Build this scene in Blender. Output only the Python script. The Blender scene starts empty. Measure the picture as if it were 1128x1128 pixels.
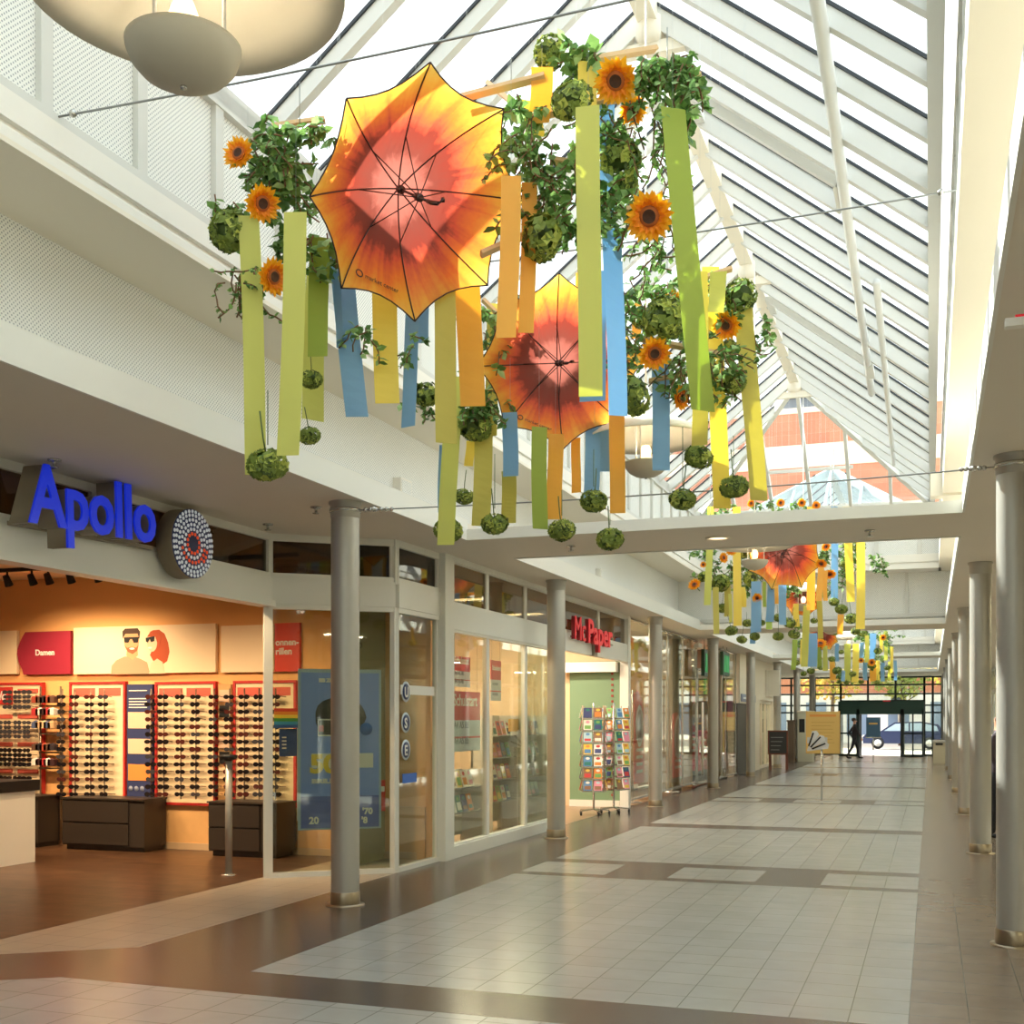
import bpy, bmesh, math, random
from math import sin, cos, pi, radians, sqrt, atan2
from mathutils import Vector, Matrix, Quaternion, noise
random.seed(7)
SC = bpy.context.scene
COL = SC.collection
E = 1.6                                   # eye height
TH = math.atan(461/1282.0); CT, ST = cos(TH), sin(TH)

# ------------------------------------------------------------------ camera
cam_d = bpy.data.cameras.new('camera'); cam = bpy.data.objects.new('camera', cam_d); COL.objects.link(cam)
cam.location = (0, 0, E); cam.rotation_euler = (pi/2, 0, TH)
cam_d.sensor_width = 36; cam_d.lens = 36*1282/1128.0
cam_d.shift_y = 228/1128.0; cam_d.clip_end = 400
SC.camera = cam
# ------------------------------------------------------------------ world, sun, exposure
SC.view_settings.view_transform = 'Standard'; SC.view_settings.look = 'None'
SC.view_settings.gamma = 1; SC.view_settings.use_curve_mapping = False
SC.view_settings.exposure = 1.0
W = bpy.data.worlds.new('sky'); SC.world = W; W.use_nodes = True
wn = W.node_tree.nodes; wl = W.node_tree.links; wn.clear()
wo = wn.new('ShaderNodeOutputWorld'); wb = wn.new('ShaderNodeBackground'); wb.inputs[1].default_value = 1.25
wt = wn.new('ShaderNodeTexCoord'); ws = wn.new('ShaderNodeSeparateXYZ'); wr = wn.new('ShaderNodeValToRGB')
wl.new(wt.outputs['Generated'], ws.inputs[0]); wl.new(ws.outputs[2], wr.inputs[0]); wl.new(wr.outputs[0], wb.inputs[0]); wl.new(wb.outputs[0], wo.inputs[0])
wr.color_ramp.elements[0].color = (1.0, 0.97, 0.92, 1); wr.color_ramp.elements[1].color = (0.86, 0.93, 1.0, 1)
wr.color_ramp.elements[0].position = 0.1
sd = bpy.data.lights.new('sun', 'SUN'); sd.energy = 10.5; sd.angle = radians(0.6); sd.color = (1.0, 0.93, 0.82)
sun = bpy.data.objects.new('sun', sd); COL.objects.link(sun)
sun.rotation_euler = Vector((-0.71, 0.38, 0.68)).to_track_quat('Z', 'Y').to_euler()

# ------------------------------------------------------------------ helpers
def at(px, py, d):
    "world point seen at (px,py) of the photo at camera depth d (metres)"
    r = (px-564)/1282.0*d
    return Vector((CT*r-ST*d, ST*r+CT*d, E+(792-py)/1282.0*d))
def onX(px, X):
    "Y of a plan point on the plane X seen in column px"
    k = (px-564)/1282.0
    return X*(ST*k+CT)/(CT*k-ST)
def onY(px, Y):
    k = (px-564)/1282.0
    return Y*(CT*k-ST)/(ST*k+CT)
def dep(X, Y): return CT*Y-ST*X
def zz(py, X, Y): return E+(792-py)*dep(X, Y)/1282.0
def ord_(n):
    return ['first','second','third','fourth','fifth','sixth','seventh','eighth','ninth','tenth','eleventh','twelfth','thirteenth','fourteenth','fifteenth','sixteenth','seventeenth','eighteenth','nineteenth','twentieth'][n] if n < 20 else 'twenty-'+ord_(n-20)

def lin(c):
    return tuple((x/12.92 if x <= .04045 else ((x+.055)/1.055)**2.4) for x in [v/255.0 for v in c])
MC = {}
def N(nt, t, **kw):
    n = nt.nodes.new('ShaderNode'+t)
    for k, v in kw.items(): setattr(n, k, v)
    return n
def mat(name, rgb, rough=.6, metal=0, emit=0, spec=.5, noise_=0, nscale=8, trans=0):
    if name in MC: return MC[name]
    m = bpy.data.materials.new(name); m.use_nodes = True; nt = m.node_tree
    b = nt.nodes['Principled BSDF']; c = lin(rgb)+(1,)
    b.inputs['Base Color'].default_value = c; b.inputs['Roughness'].default_value = rough
    b.inputs['Metallic'].default_value = metal; b.inputs['Specular IOR Level'].default_value = spec
    if emit: b.inputs['Emission Color'].default_value = c; b.inputs['Emission Strength'].default_value = emit
    if noise_:
        tc = N(nt, 'TexCoord'); tx = N(nt, 'TexNoise'); tx.inputs['Scale'].default_value = nscale; tx.inputs['Detail'].default_value = 4
        mx = N(nt, 'MixRGB', blend_type='MULTIPLY'); mx.inputs[0].default_value = 1; mx.inputs[1].default_value = c
        rp = N(nt, 'ValToRGB'); lo = 1-noise_
        rp.color_ramp.elements[0].color = (lo, lo, lo, 1); rp.color_ramp.elements[1].color = (1+noise_*.4,)*3+(1,)
        rp.color_ramp.elements[0].position = .3; rp.color_ramp.elements[1].position = .7
        nt.links.new(tc.outputs['Object'], tx.inputs['Vector']); nt.links.new(tx.outputs[0], rp.inputs[0])
        nt.links.new(rp.outputs[0], mx.inputs[2]); nt.links.new(mx.outputs[0], b.inputs['Base Color'])
    if trans:
        o = nt.nodes['Material Output']; t = N(nt, 'BsdfTranslucent'); t.inputs[0].default_value = c
        mx = N(nt, 'MixShader'); mx.inputs[0].default_value = trans
        src = b.inputs['Base Color'].links[0].from_socket if b.inputs['Base Color'].links else None
        if src: nt.links.new(src, t.inputs[0])
        nt.links.new(b.outputs[0], mx.inputs[1]); nt.links.new(t.outputs[0], mx.inputs[2]); nt.links.new(mx.outputs[0], o.inputs[0])
    MC[name] = m; return m
def glass(name, tint, refl=1.0):
    if name in MC: return MC[name]
    m = bpy.data.materials.new(name); m.use_nodes = True; nt = m.node_tree; nt.nodes.clear()
    o = N(nt, 'OutputMaterial'); t = N(nt, 'BsdfTransparent'); t.inputs[0].default_value = lin(tint)+(1,)
    g = N(nt, 'BsdfGlossy'); g.inputs['Roughness'].default_value = .02; g.inputs[0].default_value = (refl, refl, refl, 1)
    f = N(nt, 'Fresnel'); ge = N(nt, 'NewGeometry'); mr = N(nt, 'MapRange'); mr.inputs[3].default_value = 1.5; mr.inputs[4].default_value = 1/1.5
    nt.links.new(ge.outputs['Backfacing'], mr.inputs[0]); nt.links.new(mr.outputs[0], f.inputs[0]); mx = N(nt, 'MixShader')
    nt.links.new(f.outputs[0], mx.inputs[0]); nt.links.new(t.outputs[0], mx.inputs[1]); nt.links.new(g.outputs[0], mx.inputs[2]); nt.links.new(mx.outputs[0], o.inputs[0])
    MC[name] = m; return m

class MB:
    def __init__(s): s.v = []; s.f = []; s.m = []; s.sm = []
    def add(s, vs, fs, mi=0, smooth=False):
        o = len(s.v); s.v += [Vector(p) for p in vs]
        for f in fs: s.f.append([i+o for i in f]); s.m.append(mi); s.sm.append(smooth)
        return s
    def box(s, x0, x1, y0, y1, z0, z1, mi=0):
        return s.add([(x0,y0,z0),(x1,y0,z0),(x1,y1,z0),(x0,y1,z0),(x0,y0,z1),(x1,y0,z1),(x1,y1,z1),(x0,y1,z1)],
              [(0,3,2,1),(4,5,6,7),(0,1,5,4),(1,2,6,5),(2,3,7,6),(3,0,4,7)], mi)
    def bar(s, a, b, w, h, mi=0, up=(0,0,1)):
        a = Vector(a); b = Vector(b); d = (b-a).normalized(); up = Vector(up)
        sx = d.cross(up)
        if sx.length < 1e-4: sx = d.cross(Vector((0,1,0)))
        sx.normalize(); u = sx.cross(d).normalized()
        vs = [p+sx*i*w/2+u*j*h/2 for p in (a, b) for i, j in ((-1,-1),(1,-1),(1,1),(-1,1))]
        return s.add(vs, [(0,1,2,3),(7,6,5,4),(0,4,5,1),(1,5,6,2),(2,6,7,3),(3,7,4,0)], mi)
    def tube(s, pts, r, n=8, mi=0, r2=None):
        pts = [Vector(p) for p in pts]; k = len(pts); vs = []
        d0 = (pts[1]-pts[0]).normalized(); ref = Vector((0,0,1)) if abs(d0.z) < .9 else Vector((1,0,0))
        for i, p in enumerate(pts):
            d = (pts[min(i+1,k-1)]-pts[max(i-1,0)]).normalized()
            a = d.cross(ref).normalized(); b = d.cross(a); ref = -b if False else ref
            rr = r if r2 is None else r+(r2-r)*i/(k-1)
            vs += [p+(a*cos(2*pi*j/n)+b*sin(2*pi*j/n))*rr for j in range(n)]
        fs = [(i*n+j, i*n+(j+1)%n, (i+1)*n+(j+1)%n, (i+1)*n+j) for i in range(k-1) for j in range(n)]
        fs += [tuple(range(n-1,-1,-1)), tuple(range((k-1)*n, k*n))]
        return s.add(vs, fs, mi, True)
    def lathe(s, c, prof, n=32, mi=0, axis=(0,0,1)):
        c = Vector(c); q = Vector((0,0,1)).rotation_difference(Vector(axis)); vs = []
        for r, z in prof: vs += [c+q@Vector((max(r,1e-4)*cos(2*pi*j/n), max(r,1e-4)*sin(2*pi*j/n), z)) for j in range(n)]
        k = len(prof)
        fs = [(i*n+j, i*n+(j+1)%n, (i+1)*n+(j+1)%n, (i+1)*n+j) for i in range(k-1) for j in range(n)]
        return s.add(vs, fs, mi, True)
    def poly(s, pts2, o, ux, uy, t, mi=0):
        "extrude a 2D outline, thickness t towards ux x uy"
        o = Vector(o); ux = Vector(ux); uy = Vector(uy); nn = ux.cross(uy).normalized()*t; n = len(pts2)
        a = [o+ux*x+uy*y for x, y in pts2]; vs = a+[p+nn for p in a]
        fs = [tuple(range(n-1,-1,-1)), tuple(range(n, 2*n))]+[(i,(i+1)%n,n+(i+1)%n,n+i) for i in range(n)]
        return s.add(vs, fs, mi)
    def ball(s, c, rx, ry=None, rz=None, n=12, m=8, mi=0):
        ry = ry or rx; rz = rz or rx; c = Vector(c); vs = []
        for i in range(m+1):
            a = pi*i/m
            vs += [c+Vector((rx*max(sin(a),1e-3)*cos(2*pi*j/n), ry*max(sin(a),1e-3)*sin(2*pi*j/n), rz*cos(a))) for j in range(n)]
        return s.add(vs, [(i*n+j,(i+1)*n+j,(i+1)*n+(j+1)%n,i*n+(j+1)%n) for i in range(m) for j in range(n)], mi, True)
    def mesh(s, name, mats):
        me = bpy.data.meshes.new(name); me.from_pydata([tuple(v) for v in s.v], [], s.f)
        if not isinstance(mats, (list, tuple)): mats = [mats]
        for m in mats: me.materials.append(m)
        me.polygons.foreach_set('material_index', s.m); me.polygons.foreach_set('use_smooth', s.sm); me.update()
        return me
    def build(s, name, mats, parent=None, loc=None):
        if loc is not None:
            loc = Vector(loc); s.v = [v-loc for v in s.v]
        ob = bpy.data.objects.new(name, s.mesh(name, mats)); COL.objects.link(ob)
        if loc is not None: ob.location = loc
        if parent: ob.parent = parent; 
        if parent and loc is None: ob.matrix_parent_inverse = parent.matrix_basis.inverted()
        return ob
def tag(o, label=None, cat=None, group=None, kind=None):
    if label: o['label'] = label
    if cat: o['category'] = cat
    if group: o['group'] = group
    if kind: o['kind'] = kind
    return o
def empty(name, loc, label=None, cat=None, group=None, kind=None, rz=0):
    o = bpy.data.objects.new(name, None); COL.objects.link(o); o.location = loc; o.rotation_euler.z = rz
    return tag(o, label, cat, group, kind)
def st(name, mb, m, label, cat, parent=None):
    o = mb.build(name, m, parent)
    if not parent: tag(o, label, cat, None, 'structure')
    return o
def copy_tree(o, parent=None):
    c = o.copy(); COL.objects.link(c)
    if parent: c.parent = parent
    for ch in list(o.children): copy_tree(ch, c)
    return c
def text(name, s, m, loc, right, up, size, depth=.01, parent=None, bold=0, align='LEFT', shear=0, sx=1):
    cu = bpy.data.curves.new(name, 'FONT'); cu.body = s; cu.size = size; cu.extrude = depth/2; cu.offset = bold; cu.align_x = align; cu.shear = shear
    cu.resolution_u = 3
    t = bpy.data.objects.new(name, cu); COL.objects.link(t)
    dg = bpy.context.evaluated_depsgraph_get(); me = bpy.data.meshes.new_from_object(t.evaluated_get(dg)); bpy.data.objects.remove(t)
    right = Vector(right).normalized(); up = Vector(up).normalized(); nn = right.cross(up)
    M = Matrix((right*sx, up, nn)).transposed().to_4x4(); M.translation = Vector(loc)
    me.transform(M); me.materials.clear(); me.materials.append(m); me.name = name
    o = bpy.data.objects.new(name, me); COL.objects.link(o)
    if parent: o.parent = parent; o.matrix_parent_inverse = parent.matrix_basis.inverted()
    return o
UP = Vector((0,0,1))

# ------------------------------------------------------------------ materials
WHITE = mat('white_paint', (238,234,224), .6, noise_=.03, nscale=1.2)
SOFF = mat('soffit_paint', (226,217,202), .7, noise_=.03, nscale=.8)
CREAM = mat('cream_paint', (234,226,208), .6)
STEEL = mat('white_steel', (212,211,204), .45)
FRAME = mat('white_frame', (228,226,216), .35)
DARKF = mat('dark_gasket', (45,50,55), .5)
COLM = mat('column_metal', (176,172,163), .38, .4, noise_=.05, nscale=3)
COLR = mat('column_ring_metal', (160,146,124), .3, .8)
CHROME = mat('chrome', (200,198,192), .25, .9)
BLACK = mat('black', (22,22,24), .5)
ROOFG = glass('roof_glass', (226,238,242), 1)
SHOPG = glass('shop_glass', (236,240,232), 1.0)
DARKG = glass('transom_glass', (150,148,135), 1.0)

def perf_mat():
    m = bpy.data.materials.new('perforated_panel'); m.use_nodes = True; nt = m.node_tree; b = nt.nodes['Principled BSDF']; b.inputs['Roughness'].default_value = .55
    L = nt.links.new
    g = N(nt, 'NewGeometry'); s = N(nt, 'SeparateXYZ'); L(g.outputs['Position'], s.inputs[0])
    def M(op, a, b_, c=None):
        n = N(nt, 'Math', operation=op)
        for i, x in enumerate((a, b_)):
            if x is None: continue
            if isinstance(x, (int, float)): n.inputs[i].default_value = x
            else: L(x, n.inputs[i])
        return n.outputs[0]
    u = M('MULTIPLY', M('ADD', s.outputs[0], s.outputs[1]), 32.0); v = M('MULTIPLY', s.outputs[2], 32.0)
    fa = M('SUBTRACT', M('FRACT', M('ADD', u, v), None), .5); fb = M('SUBTRACT', M('FRACT', M('SUBTRACT', u, v), None), .5)
    r2 = M('ADD', M('MULTIPLY', fa, fa), M('MULTIPLY', fb, fb)); k = M('LESS_THAN', r2, .06)
    mx = N(nt, 'MixRGB'); L(k, mx.inputs[0]); mx.inputs[1].default_value = lin((238,238,232))+(1,); mx.inputs[2].default_value = lin((150,154,156))+(1,)
    L(mx.outputs[0], b.inputs['Base Color']); return m
PERF = perf_mat()

def tile_mat(name, c1, c2, mortar, rough, w=.304, ox=0, oy=0, nz=.12, wood=False):
    m = bpy.data.materials.new(name); m.use_nodes = True; nt = m.node_tree; b = nt.nodes['Principled BSDF']; L = nt.links.new
    tc = N(nt, 'TexCoord'); mp = N(nt, 'Mapping'); mp.inputs['Location'].default_value = (ox, oy, 0); L(tc.outputs['Object'], mp.inputs[0])
    br = N(nt, 'TexBrick'); br.offset = .5 if wood else 0; br.squash = 1; L(mp.outputs[0], br.inputs['Vector'])
    br.inputs['Scale'].default_value = 1; br.inputs['Brick Width'].default_value = 1.2 if wood else w; br.inputs['Row Height'].default_value = .12 if wood else w
    br.inputs['Mortar Size'].default_value = .0035; br.inputs['Mortar Smooth'].default_value = .2
    br.inputs['Color1'].default_value = lin(c1)+(1,); br.inputs['Color2'].default_value = lin(c2)+(1,); br.inputs['Mortar'].default_value = lin(mortar)+(1,)
    no = N(nt, 'TexNoise'); no.inputs['Scale'].default_value = 5; no.inputs['Detail'].default_value = 5; L(tc.outputs['Object'], no.inputs['Vector'])
    rp = N(nt, 'ValToRGB'); rp.color_ramp.elements[0].color = (1-nz,)*3+(1,); rp.color_ramp.elements[1].color = (1+nz*.3,)*3+(1,)
    rp.color_ramp.elements[0].position = .35; rp.color_ramp.elements[1].position = .65
    mx = N(nt, 'MixRGB', blend_type='MULTIPLY'); mx.inputs[0].default_value = 1
    L(no.outputs[0], rp.inputs[0]); L(br.outputs['Color'], mx.inputs[1]); L(rp.outputs[0], mx.inputs[2]); L(mx.outputs[0], b.inputs['Base Color'])
    b.inputs['Roughness'].default_value = rough; return m
TLIGHT = tile_mat('light_grey_tiles', (176,174,167), (170,168,161), (128,122,114), .22, ox=4.06, oy=-6.35, nz=.05)
TDARK = tile_mat('dark_brown_tiles', (98,84,74), (92,78,68), (74,64,56), .24, ox=4.06, oy=-6.35, nz=.10)
TSIDE = tile_mat('taupe_tiles', (138,122,106), (132,116,101), (104,92,80), .24, ox=.11, oy=-6.35, nz=.08)
TBEIGE = tile_mat('beige_tiles', (172,158,140), (166,152,134), (120,106,92), .35, ox=4.06, oy=-6.35, nz=.05)
WOOD = tile_mat('shop_wood_floor', (98,68,46), (78,52,35), (50,32,22), .32, nz=.35, wood=True)
SFLOOR = tile_mat('paper_shop_floor', (158,128,98), (150,120,92), (120,96,74), .3)

# ------------------------------------------------------------------ floor
bm = bmesh.new()
X0, X1, Y0, Y1 = -13.5, 6.0, -9.0, 53.9
vs = [bm.verts.new(p) for p in ((X0,Y0,0),(X1,Y0,0),(X1,Y1,0),(X0,Y1,0))]; bm.faces.new(vs)
def cut(co, no):
    bmesh.ops.bisect_plane(bm, geom=bm.verts[:]+bm.edges[:]+bm.faces[:], plane_co=co, plane_no=no)
XP = [-6.35, -5.22, -4.06, -3.15, -2.5, -1.62, -1.0, -.11]
for x in XP: cut((x,0,0), (1,0,0))
def bands():
    out = []; y = 5.84
    for c in (0, 11.17, 22.34, 33.51, 44.68):
        out.append((5.84-11.3+c-.08 if c == 0 else None, None))
    return out
THIN = [(-5.35,-4.8),(5.84,6.38),(16.98,17.56),(28.2,28.8),(39.4,40.0)]
PATCH = [(.2,1.6),(11.34,12.75),(22.6,24.0),(33.8,35.2),(45.0,46.4)]
for a, b in THIN+PATCH:
    cut((0,a,0),(0,1,0)); cut((0,b,0),(0,1,0))
for a, b in PATCH:
    cut((0,a+.22,0),(0,1,0)); cut((0,b-.3,0),(0,1,0))
for y in (3.2, 12.1): cut((0,y,0),(0,1,0))
L1a, L1b = (-5.22,6.80), (-6.35,5.98); L2a, L2b = (-5.04,5.86), (-6.35,4.98)
for (a, b) in ((L1a,L1b),(L2a,L2b)): cut((a[0],a[1],0), (-(b[1]-a[1]), b[0]-a[0], 0))
def side(a, b, x, y): return y-(a[1]+(x-a[0])*(b[1]-a[1])/(b[0]-a[0]))
for f in bm.faces:
    c = f.calc_center_median(); x, y = c.x, c.y; k = 0
    if x < -6.35: k = 4 if y < 12.1 else 5
    elif x > -.11: k = 2
    elif x < -5.22 and y > 12.1: k = 5
    elif x < -5.22:
        k = 3 if side(L1a,L1b,x,y) > 0 else (1 if side(L2a,L2b,x,y) > 0 else 0)
    elif x < -4.06: k = 1 if (y > 5.84 or side(L2a,L2b,x,y) > 0) else 0
    else:
        if any(a < y < b for a, b in THIN): k = 1
        for a, b in PATCH:
            if a < y < b: k = 1 if not (a+.22 < y < b-.3 and (x < -3.15 or -2.5 < x < -1.62 or x > -1.0)) else 0
    if k == 5 and y > 20.6: k = 1
    f.material_index = k
me = bpy.data.meshes.new('floor'); bm.to_mesh(me); bm.free()
for m in (TLIGHT, TDARK, TSIDE, TBEIGE, WOOD, SFLOOR): me.materials.append(m)
fl = bpy.data.objects.new('floor', me); COL.objects.link(fl); tag(fl, 'tiled arcade floor in light grey fields with dark brown bands', 'floor', None, 'structure')

# ------------------------------------------------------------------ shell
ZS = E+1.864; ZR = E+2.035; ZO = E+2.93; ZC = E+3.21; ZE = E+4.15; ZK = E+5.92
XL, XR = -4.53, .28          # opening edges
WL, WR = -5.07, .82          # lower walls
OL, OR = -4.42, .15          # overhang edges
RX = -2.22
RUN = [(-9.0, 24.1), (25.5, 48.2)]
# soffit slabs
st('ceiling', MB().box(X0, XL, -9, 53.9, ZS, ZR), SOFF, 'flat cream soffit over the left shopfronts', 'ceiling')
st('ceiling', MB().box(XR, X1, -9, 53.9, ZS, ZR), SOFF, 'flat cream soffit over the right hand columns', 'ceiling')
beams = [(11.2, 12.7, 'nearest cream cross beam under the skylight'), (24.1, 25.5, 'cream cross beam between the two skylights'), (36.1, 37.5, 'far cross beam under the second skylight'), (48.2, 53.9, 'cream ceiling just inside the glazed entrance')]
for a, b, l in beams: st('ceiling', MB().box(XL, XR, a, b, ZS, ZS+.09), SOFF, l, 'ceiling')
# white rim strips at the slab edge
rim = MB()
for a, b in ((-9,11.2),(12.7,24.1),(25.5,36.1),(37.5,48.2)):
    rim.box(XL-.01, XL+.012, a, b, ZS-.012, ZR+.03).box(XR-.012, XR+.01, a, b, ZS-.012, ZR+.03)
    rim.box(XL, XR, b-.014, b+.01, ZS-.012, ZS+.1).box(XL, XR, a-.01, a+.014, ZS-.012, ZS+.1)
st('trim_1', rim, FRAME, 'thin white edge strip round the ceiling openings', 'trim')
k = 0
for ri, (ya, yb) in enumerate(RUN):
    yc, yd = ya-.5 if ri else ya, yb+.5
    ww = 'first' if ri == 0 else 'second'
    wl_ = empty('wall_left', (WL, (ya+yb)/2, ZR), f'left light well wall of the {ww} skylight with perforated white panels', 'wall', None, 'structure')
    MB().box(WL-.2, WL, ya-.5, yb+.5, ZR-.02, ZO).build('lower_perforated_panel', PERF, wl_)
    MB().box(WL-.2, OL, ya-.5, yb+.5, ZO, ZO+.03).build('overhang', CREAM, wl_)
    c = MB()
    for j, (dx, z0, z1) in enumerate(((0,.03,.09),(-.035,.09,.13),(.0,.13,.20),(.0,.20,.28))): c.box(WL-.2, OL+dx, ya, yb, ZO+z0, ZO+z1)
    c.build('cornice', WHITE, wl_)
    MB().box(OL-.3, OL-.05, ya, yb, ZC, ZE).build('upper_perforated_panel', PERF, wl_)
    wr_ = empty('wall_right', (WR, (ya+yb)/2, ZR), f'right light well wall of the {ww} skylight with cream overhang', 'wall', None, 'structure')
    MB().box(WR, WR+.2, ya-.5, yb+.5, ZR-.02, ZO).build('lower_perforated_panel', PERF, wr_)
    MB().box(OR, WR+.2, ya-.5, yb+.5, ZO, ZO+.03).build('overhang', CREAM, wr_)
    c = MB()
    for j, (dx, z0, z1) in enumerate(((0,.03,.09),(.035,.09,.13),(.0,.13,.20),(.0,.20,.28))): c.box(OR+dx, WR+.2, ya, yb, ZO+z0, ZO+z1)
    c.build('cornice', WHITE, wr_)
    MB().box(OR+.05, OR+.3, ya, yb, ZC, ZE).build('upper_perforated_panel', PERF, wr_)
    b1 = MB(); b2 = MB(); y = ya+.4
    while y < yb-.6:
        b1.box(OL-.05, OL-.01, y-.045, y+.045, ZC, ZE-.02); b2.box(OR+.01, OR+.05, y-.045, y+.045, ZC, ZE-.02); y += .80
    b1.box(OL-.05, OL+.0, ya, yb, ZE-.1, ZE+.03).box(OL-.05, OL-.005, ya, yb, ZC, ZC+.05)
    b2.box(OR, OR+.05, ya, yb, ZE-.1, ZE+.03).box(OR+.005, OR+.05, ya, yb, ZC, ZC+.05)
    b1.build('panel_batten', STEEL, wl_); b2.build('panel_batten', STEEL, wr_)
    # end walls
    for e, (yo, s_) in enumerate(((yb, 1), (ya, -1))):
        if ri == 0 and e == 1:
            continue
        we = empty('wall_far' if e == 0 else 'wall_near', (RX, yo, ZR), f'{"far" if e == 0 else "near"} end wall of the {ww} skylight well, perforated white panels', 'wall', None, 'structure')
        yw = yo+.5*s_
        MB().box(WL, WR, min(yw,yw+.2*s_), max(yw,yw+.2*s_), ZR-.02, ZO).build('lower_perforated_panel', PERF, we)
        c = MB(); 
        for x in (-3.9,-2.75,-1.6,-.45): c.box(x-.03,x+.03, min(yw,yw-.03*s_), max(yw,yw-.03*s_), ZR, ZO)
        c.box(WL, WR, min(yw,yw-.04*s_), max(yw,yw-.04*s_), ZR, ZR+.07).build('panel_batten', STEEL, we)
        ye = yo-.12*s_
        c = MB()
        for dx, z0, z1 in ((0,0,.09),(.035,.09,.13),(.0,.13,.20),(.0,.20,.28)):
            a, b = ye+dx*s_, yw+.2*s_
            c.box(OL-.05, OR+.05, min(a,b), max(a,b), ZO+z0, ZO+z1)
        c.build('cornice', WHITE, we)
        a, b = ye+.05*s_, ye+.25*s_
        MB().box(OL-.05, OR+.05, min(a,b), max(a,b), ZC, ZE).build('upper_perforated_panel', PERF, we)
        c = MB()
        for x in (-4.2,-3.4,-2.6,-1.8,-1.0,-.2): c.box(x-.04,x+.04,min(ye,ye+.05*s_),max(ye,ye+.05*s_),ZC,ZE)
        c.box(OL,OR,min(ye,ye+.05*s_),max(ye,ye+.05*s_),ZE-.08,ZE+.02).build('frame', STEEL, we)
    # roof
    GL, GR = -4.47, .03
    Yend = yb-.3; Yst = ya if ri == 0 else ya+.3
    hip = 2.9
    rf = empty(f'window_{ri+1}', (RX, (ya+yb)/2, ZE), f'{ww} pitched glass skylight on white steel rafters', 'skylight', None, 'structure')
    g = MB(); up = Vector((0,0,.10))
    yk1 = Yend-hip; yk0 = Yst if ri == 0 else Yst+hip
    R0, R1 = Vector((RX,yk0,ZK)), Vector((RX,yk1,ZK))
    A0, A1 = Vector((GL,Yst,ZE)), Vector((GL,Yend,ZE)); B0, B1 = Vector((GR,Yst,ZE)), Vector((GR,Yend,ZE))
    def quad(vs): 
        vs = [v+up for v in vs]; n = (vs[1]-vs[0]).cross(vs[2]-vs[0]).normalized()*.012
        kk = len(vs); g.add(vs, [tuple(range(kk))])
    quad([A0,A1,R1,R0]); quad([B1,B0,R0,R1]); quad([A1,B1,R1])
    if ri: quad([B0,A0,R0])
    else: quad([B0,A0,R0])
    g.build('glass_pane', ROOFG, rf)
    sp = 5.53/7; yn = 9.59 if ri == 0 else 9.59+24.2
    i0 = int((Yst-yn)/sp); 
    raf = []; gas = MB()
    def slope_pts(yy, sgn):
        "top and eave of a rafter at plan y (shortened on the hip)"
        t = 1.0
        if yy > yk1: t = (Yend-yy)/hip
        if ri and yy < yk0: t = (yy-Yst)/hip
        ex = GL if sgn < 0 else GR
        return Vector((ex, yy, ZE)), Vector((ex+(RX-ex)*t, yy, ZE+(ZK-ZE)*t))
    nn_ = 0
    for i in range(i0, 60):
        yy = yn+i*sp
        if yy < Yst+.05: continue
        if yy > Yend-.15: break
        big = (i % 7 == 0)
        for s_ in (-1, 1):
            a, b = slope_pts(yy, s_)
            m_ = MB().bar(a, b, .08 if not big else .12, .125 if not big else .17)
            o_ = m_.build('rafter', STEEL, rf)
            gas.bar(a+Vector((0,0,.075 if not big else .095)), b+Vector((0,0,.075 if not big else .095)), .115 if not big else .15, .022)
    gas.bar(A1+up, R1+up, .06, .02).bar(B1+up, R1+up, .06, .02)
    # hip jacks
    n_j = 5
    for x in [GL+(GR-GL)*j/(n_j+1) for j in range(1, n_j+1)]:
        for (ye_, yk_, on) in ((Yend, yk1, True), (Yst, yk0, ri == 1)):
            if not on: continue
            t = (x-GL)/(RX-GL) if x < RX else (GR-x)/(GR-RX)
            b = Vector((x, ye_+(yk_-ye_)*t, ZE+(ZK-ZE)*t))
            MB().bar((x,ye_,ZE), b, .06, .12).build('jack_rafter', STEEL, rf)
    h = MB().bar(A1, R1, .1, .16).bar(B1, R1, .1, .16)
    if ri: h.bar(A0, R0, .1, .16).bar(B0, R0, .1, .16)
    h.build('hip_beam', STEEL, rf)
    MB().bar(R0, R1, .16, .22).build('ridge_beam', CREAM, rf)
    e_ = MB().bar(A0, A1, .1, .14).bar(B0, B1, .1, .14).bar(A1, B1, .1, .14)
    if ri: e_.bar(A0, B0, .1, .14)
    e_.bar((GL+1.4, Yend-.05-hip*.33, ZE+.6), (GR-1.4, Yend-.05-hip*.33, ZE+.6), .05, .06)
    e_.build('eave_beam', STEEL, rf)
    gas.build('gasket', DARKF, rf)
    # truss nodes and opening vents
    y = yn-7*sp*3
    while y < yk1-.3+.4:
        if y > yk0-.1:
            MB().lathe((RX,y,ZK-.26), [(0,0),(.09,.0),(.13,.06),(.13,.2),(.06,.25),(.0,.25)], 10).bar((RX-.3,y,ZK-.3),(RX+.3,y,ZK-.3),.07,.1).build('truss_node', CREAM, rf)
            if y+2*sp < yk1:
                for s_ in (-1, 1):
                    f_ = MB(); ex = GL if s_ < 0 else GR
                    def L_(t, yy, dz=0): return Vector((ex+(RX-ex)*t, yy, ZE+(ZK-ZE)*t-.1+dz))
                    ya_, yb_ = y+sp+.12, y+2*sp-.12
                    f_.bar(L_(.35,ya_), L_(.93,ya_), .07, .09).bar(L_(.35,yb_), L_(.93,yb_), .07, .09).bar(L_(.35,ya_), L_(.35,yb_), .09, .07).bar(L_(.93,ya_), L_(.93,yb_), .09, .07)
                    f_.build('roof_vent_frame', STEEL, rf)
        y += 7*sp
    tb = MB()
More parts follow.
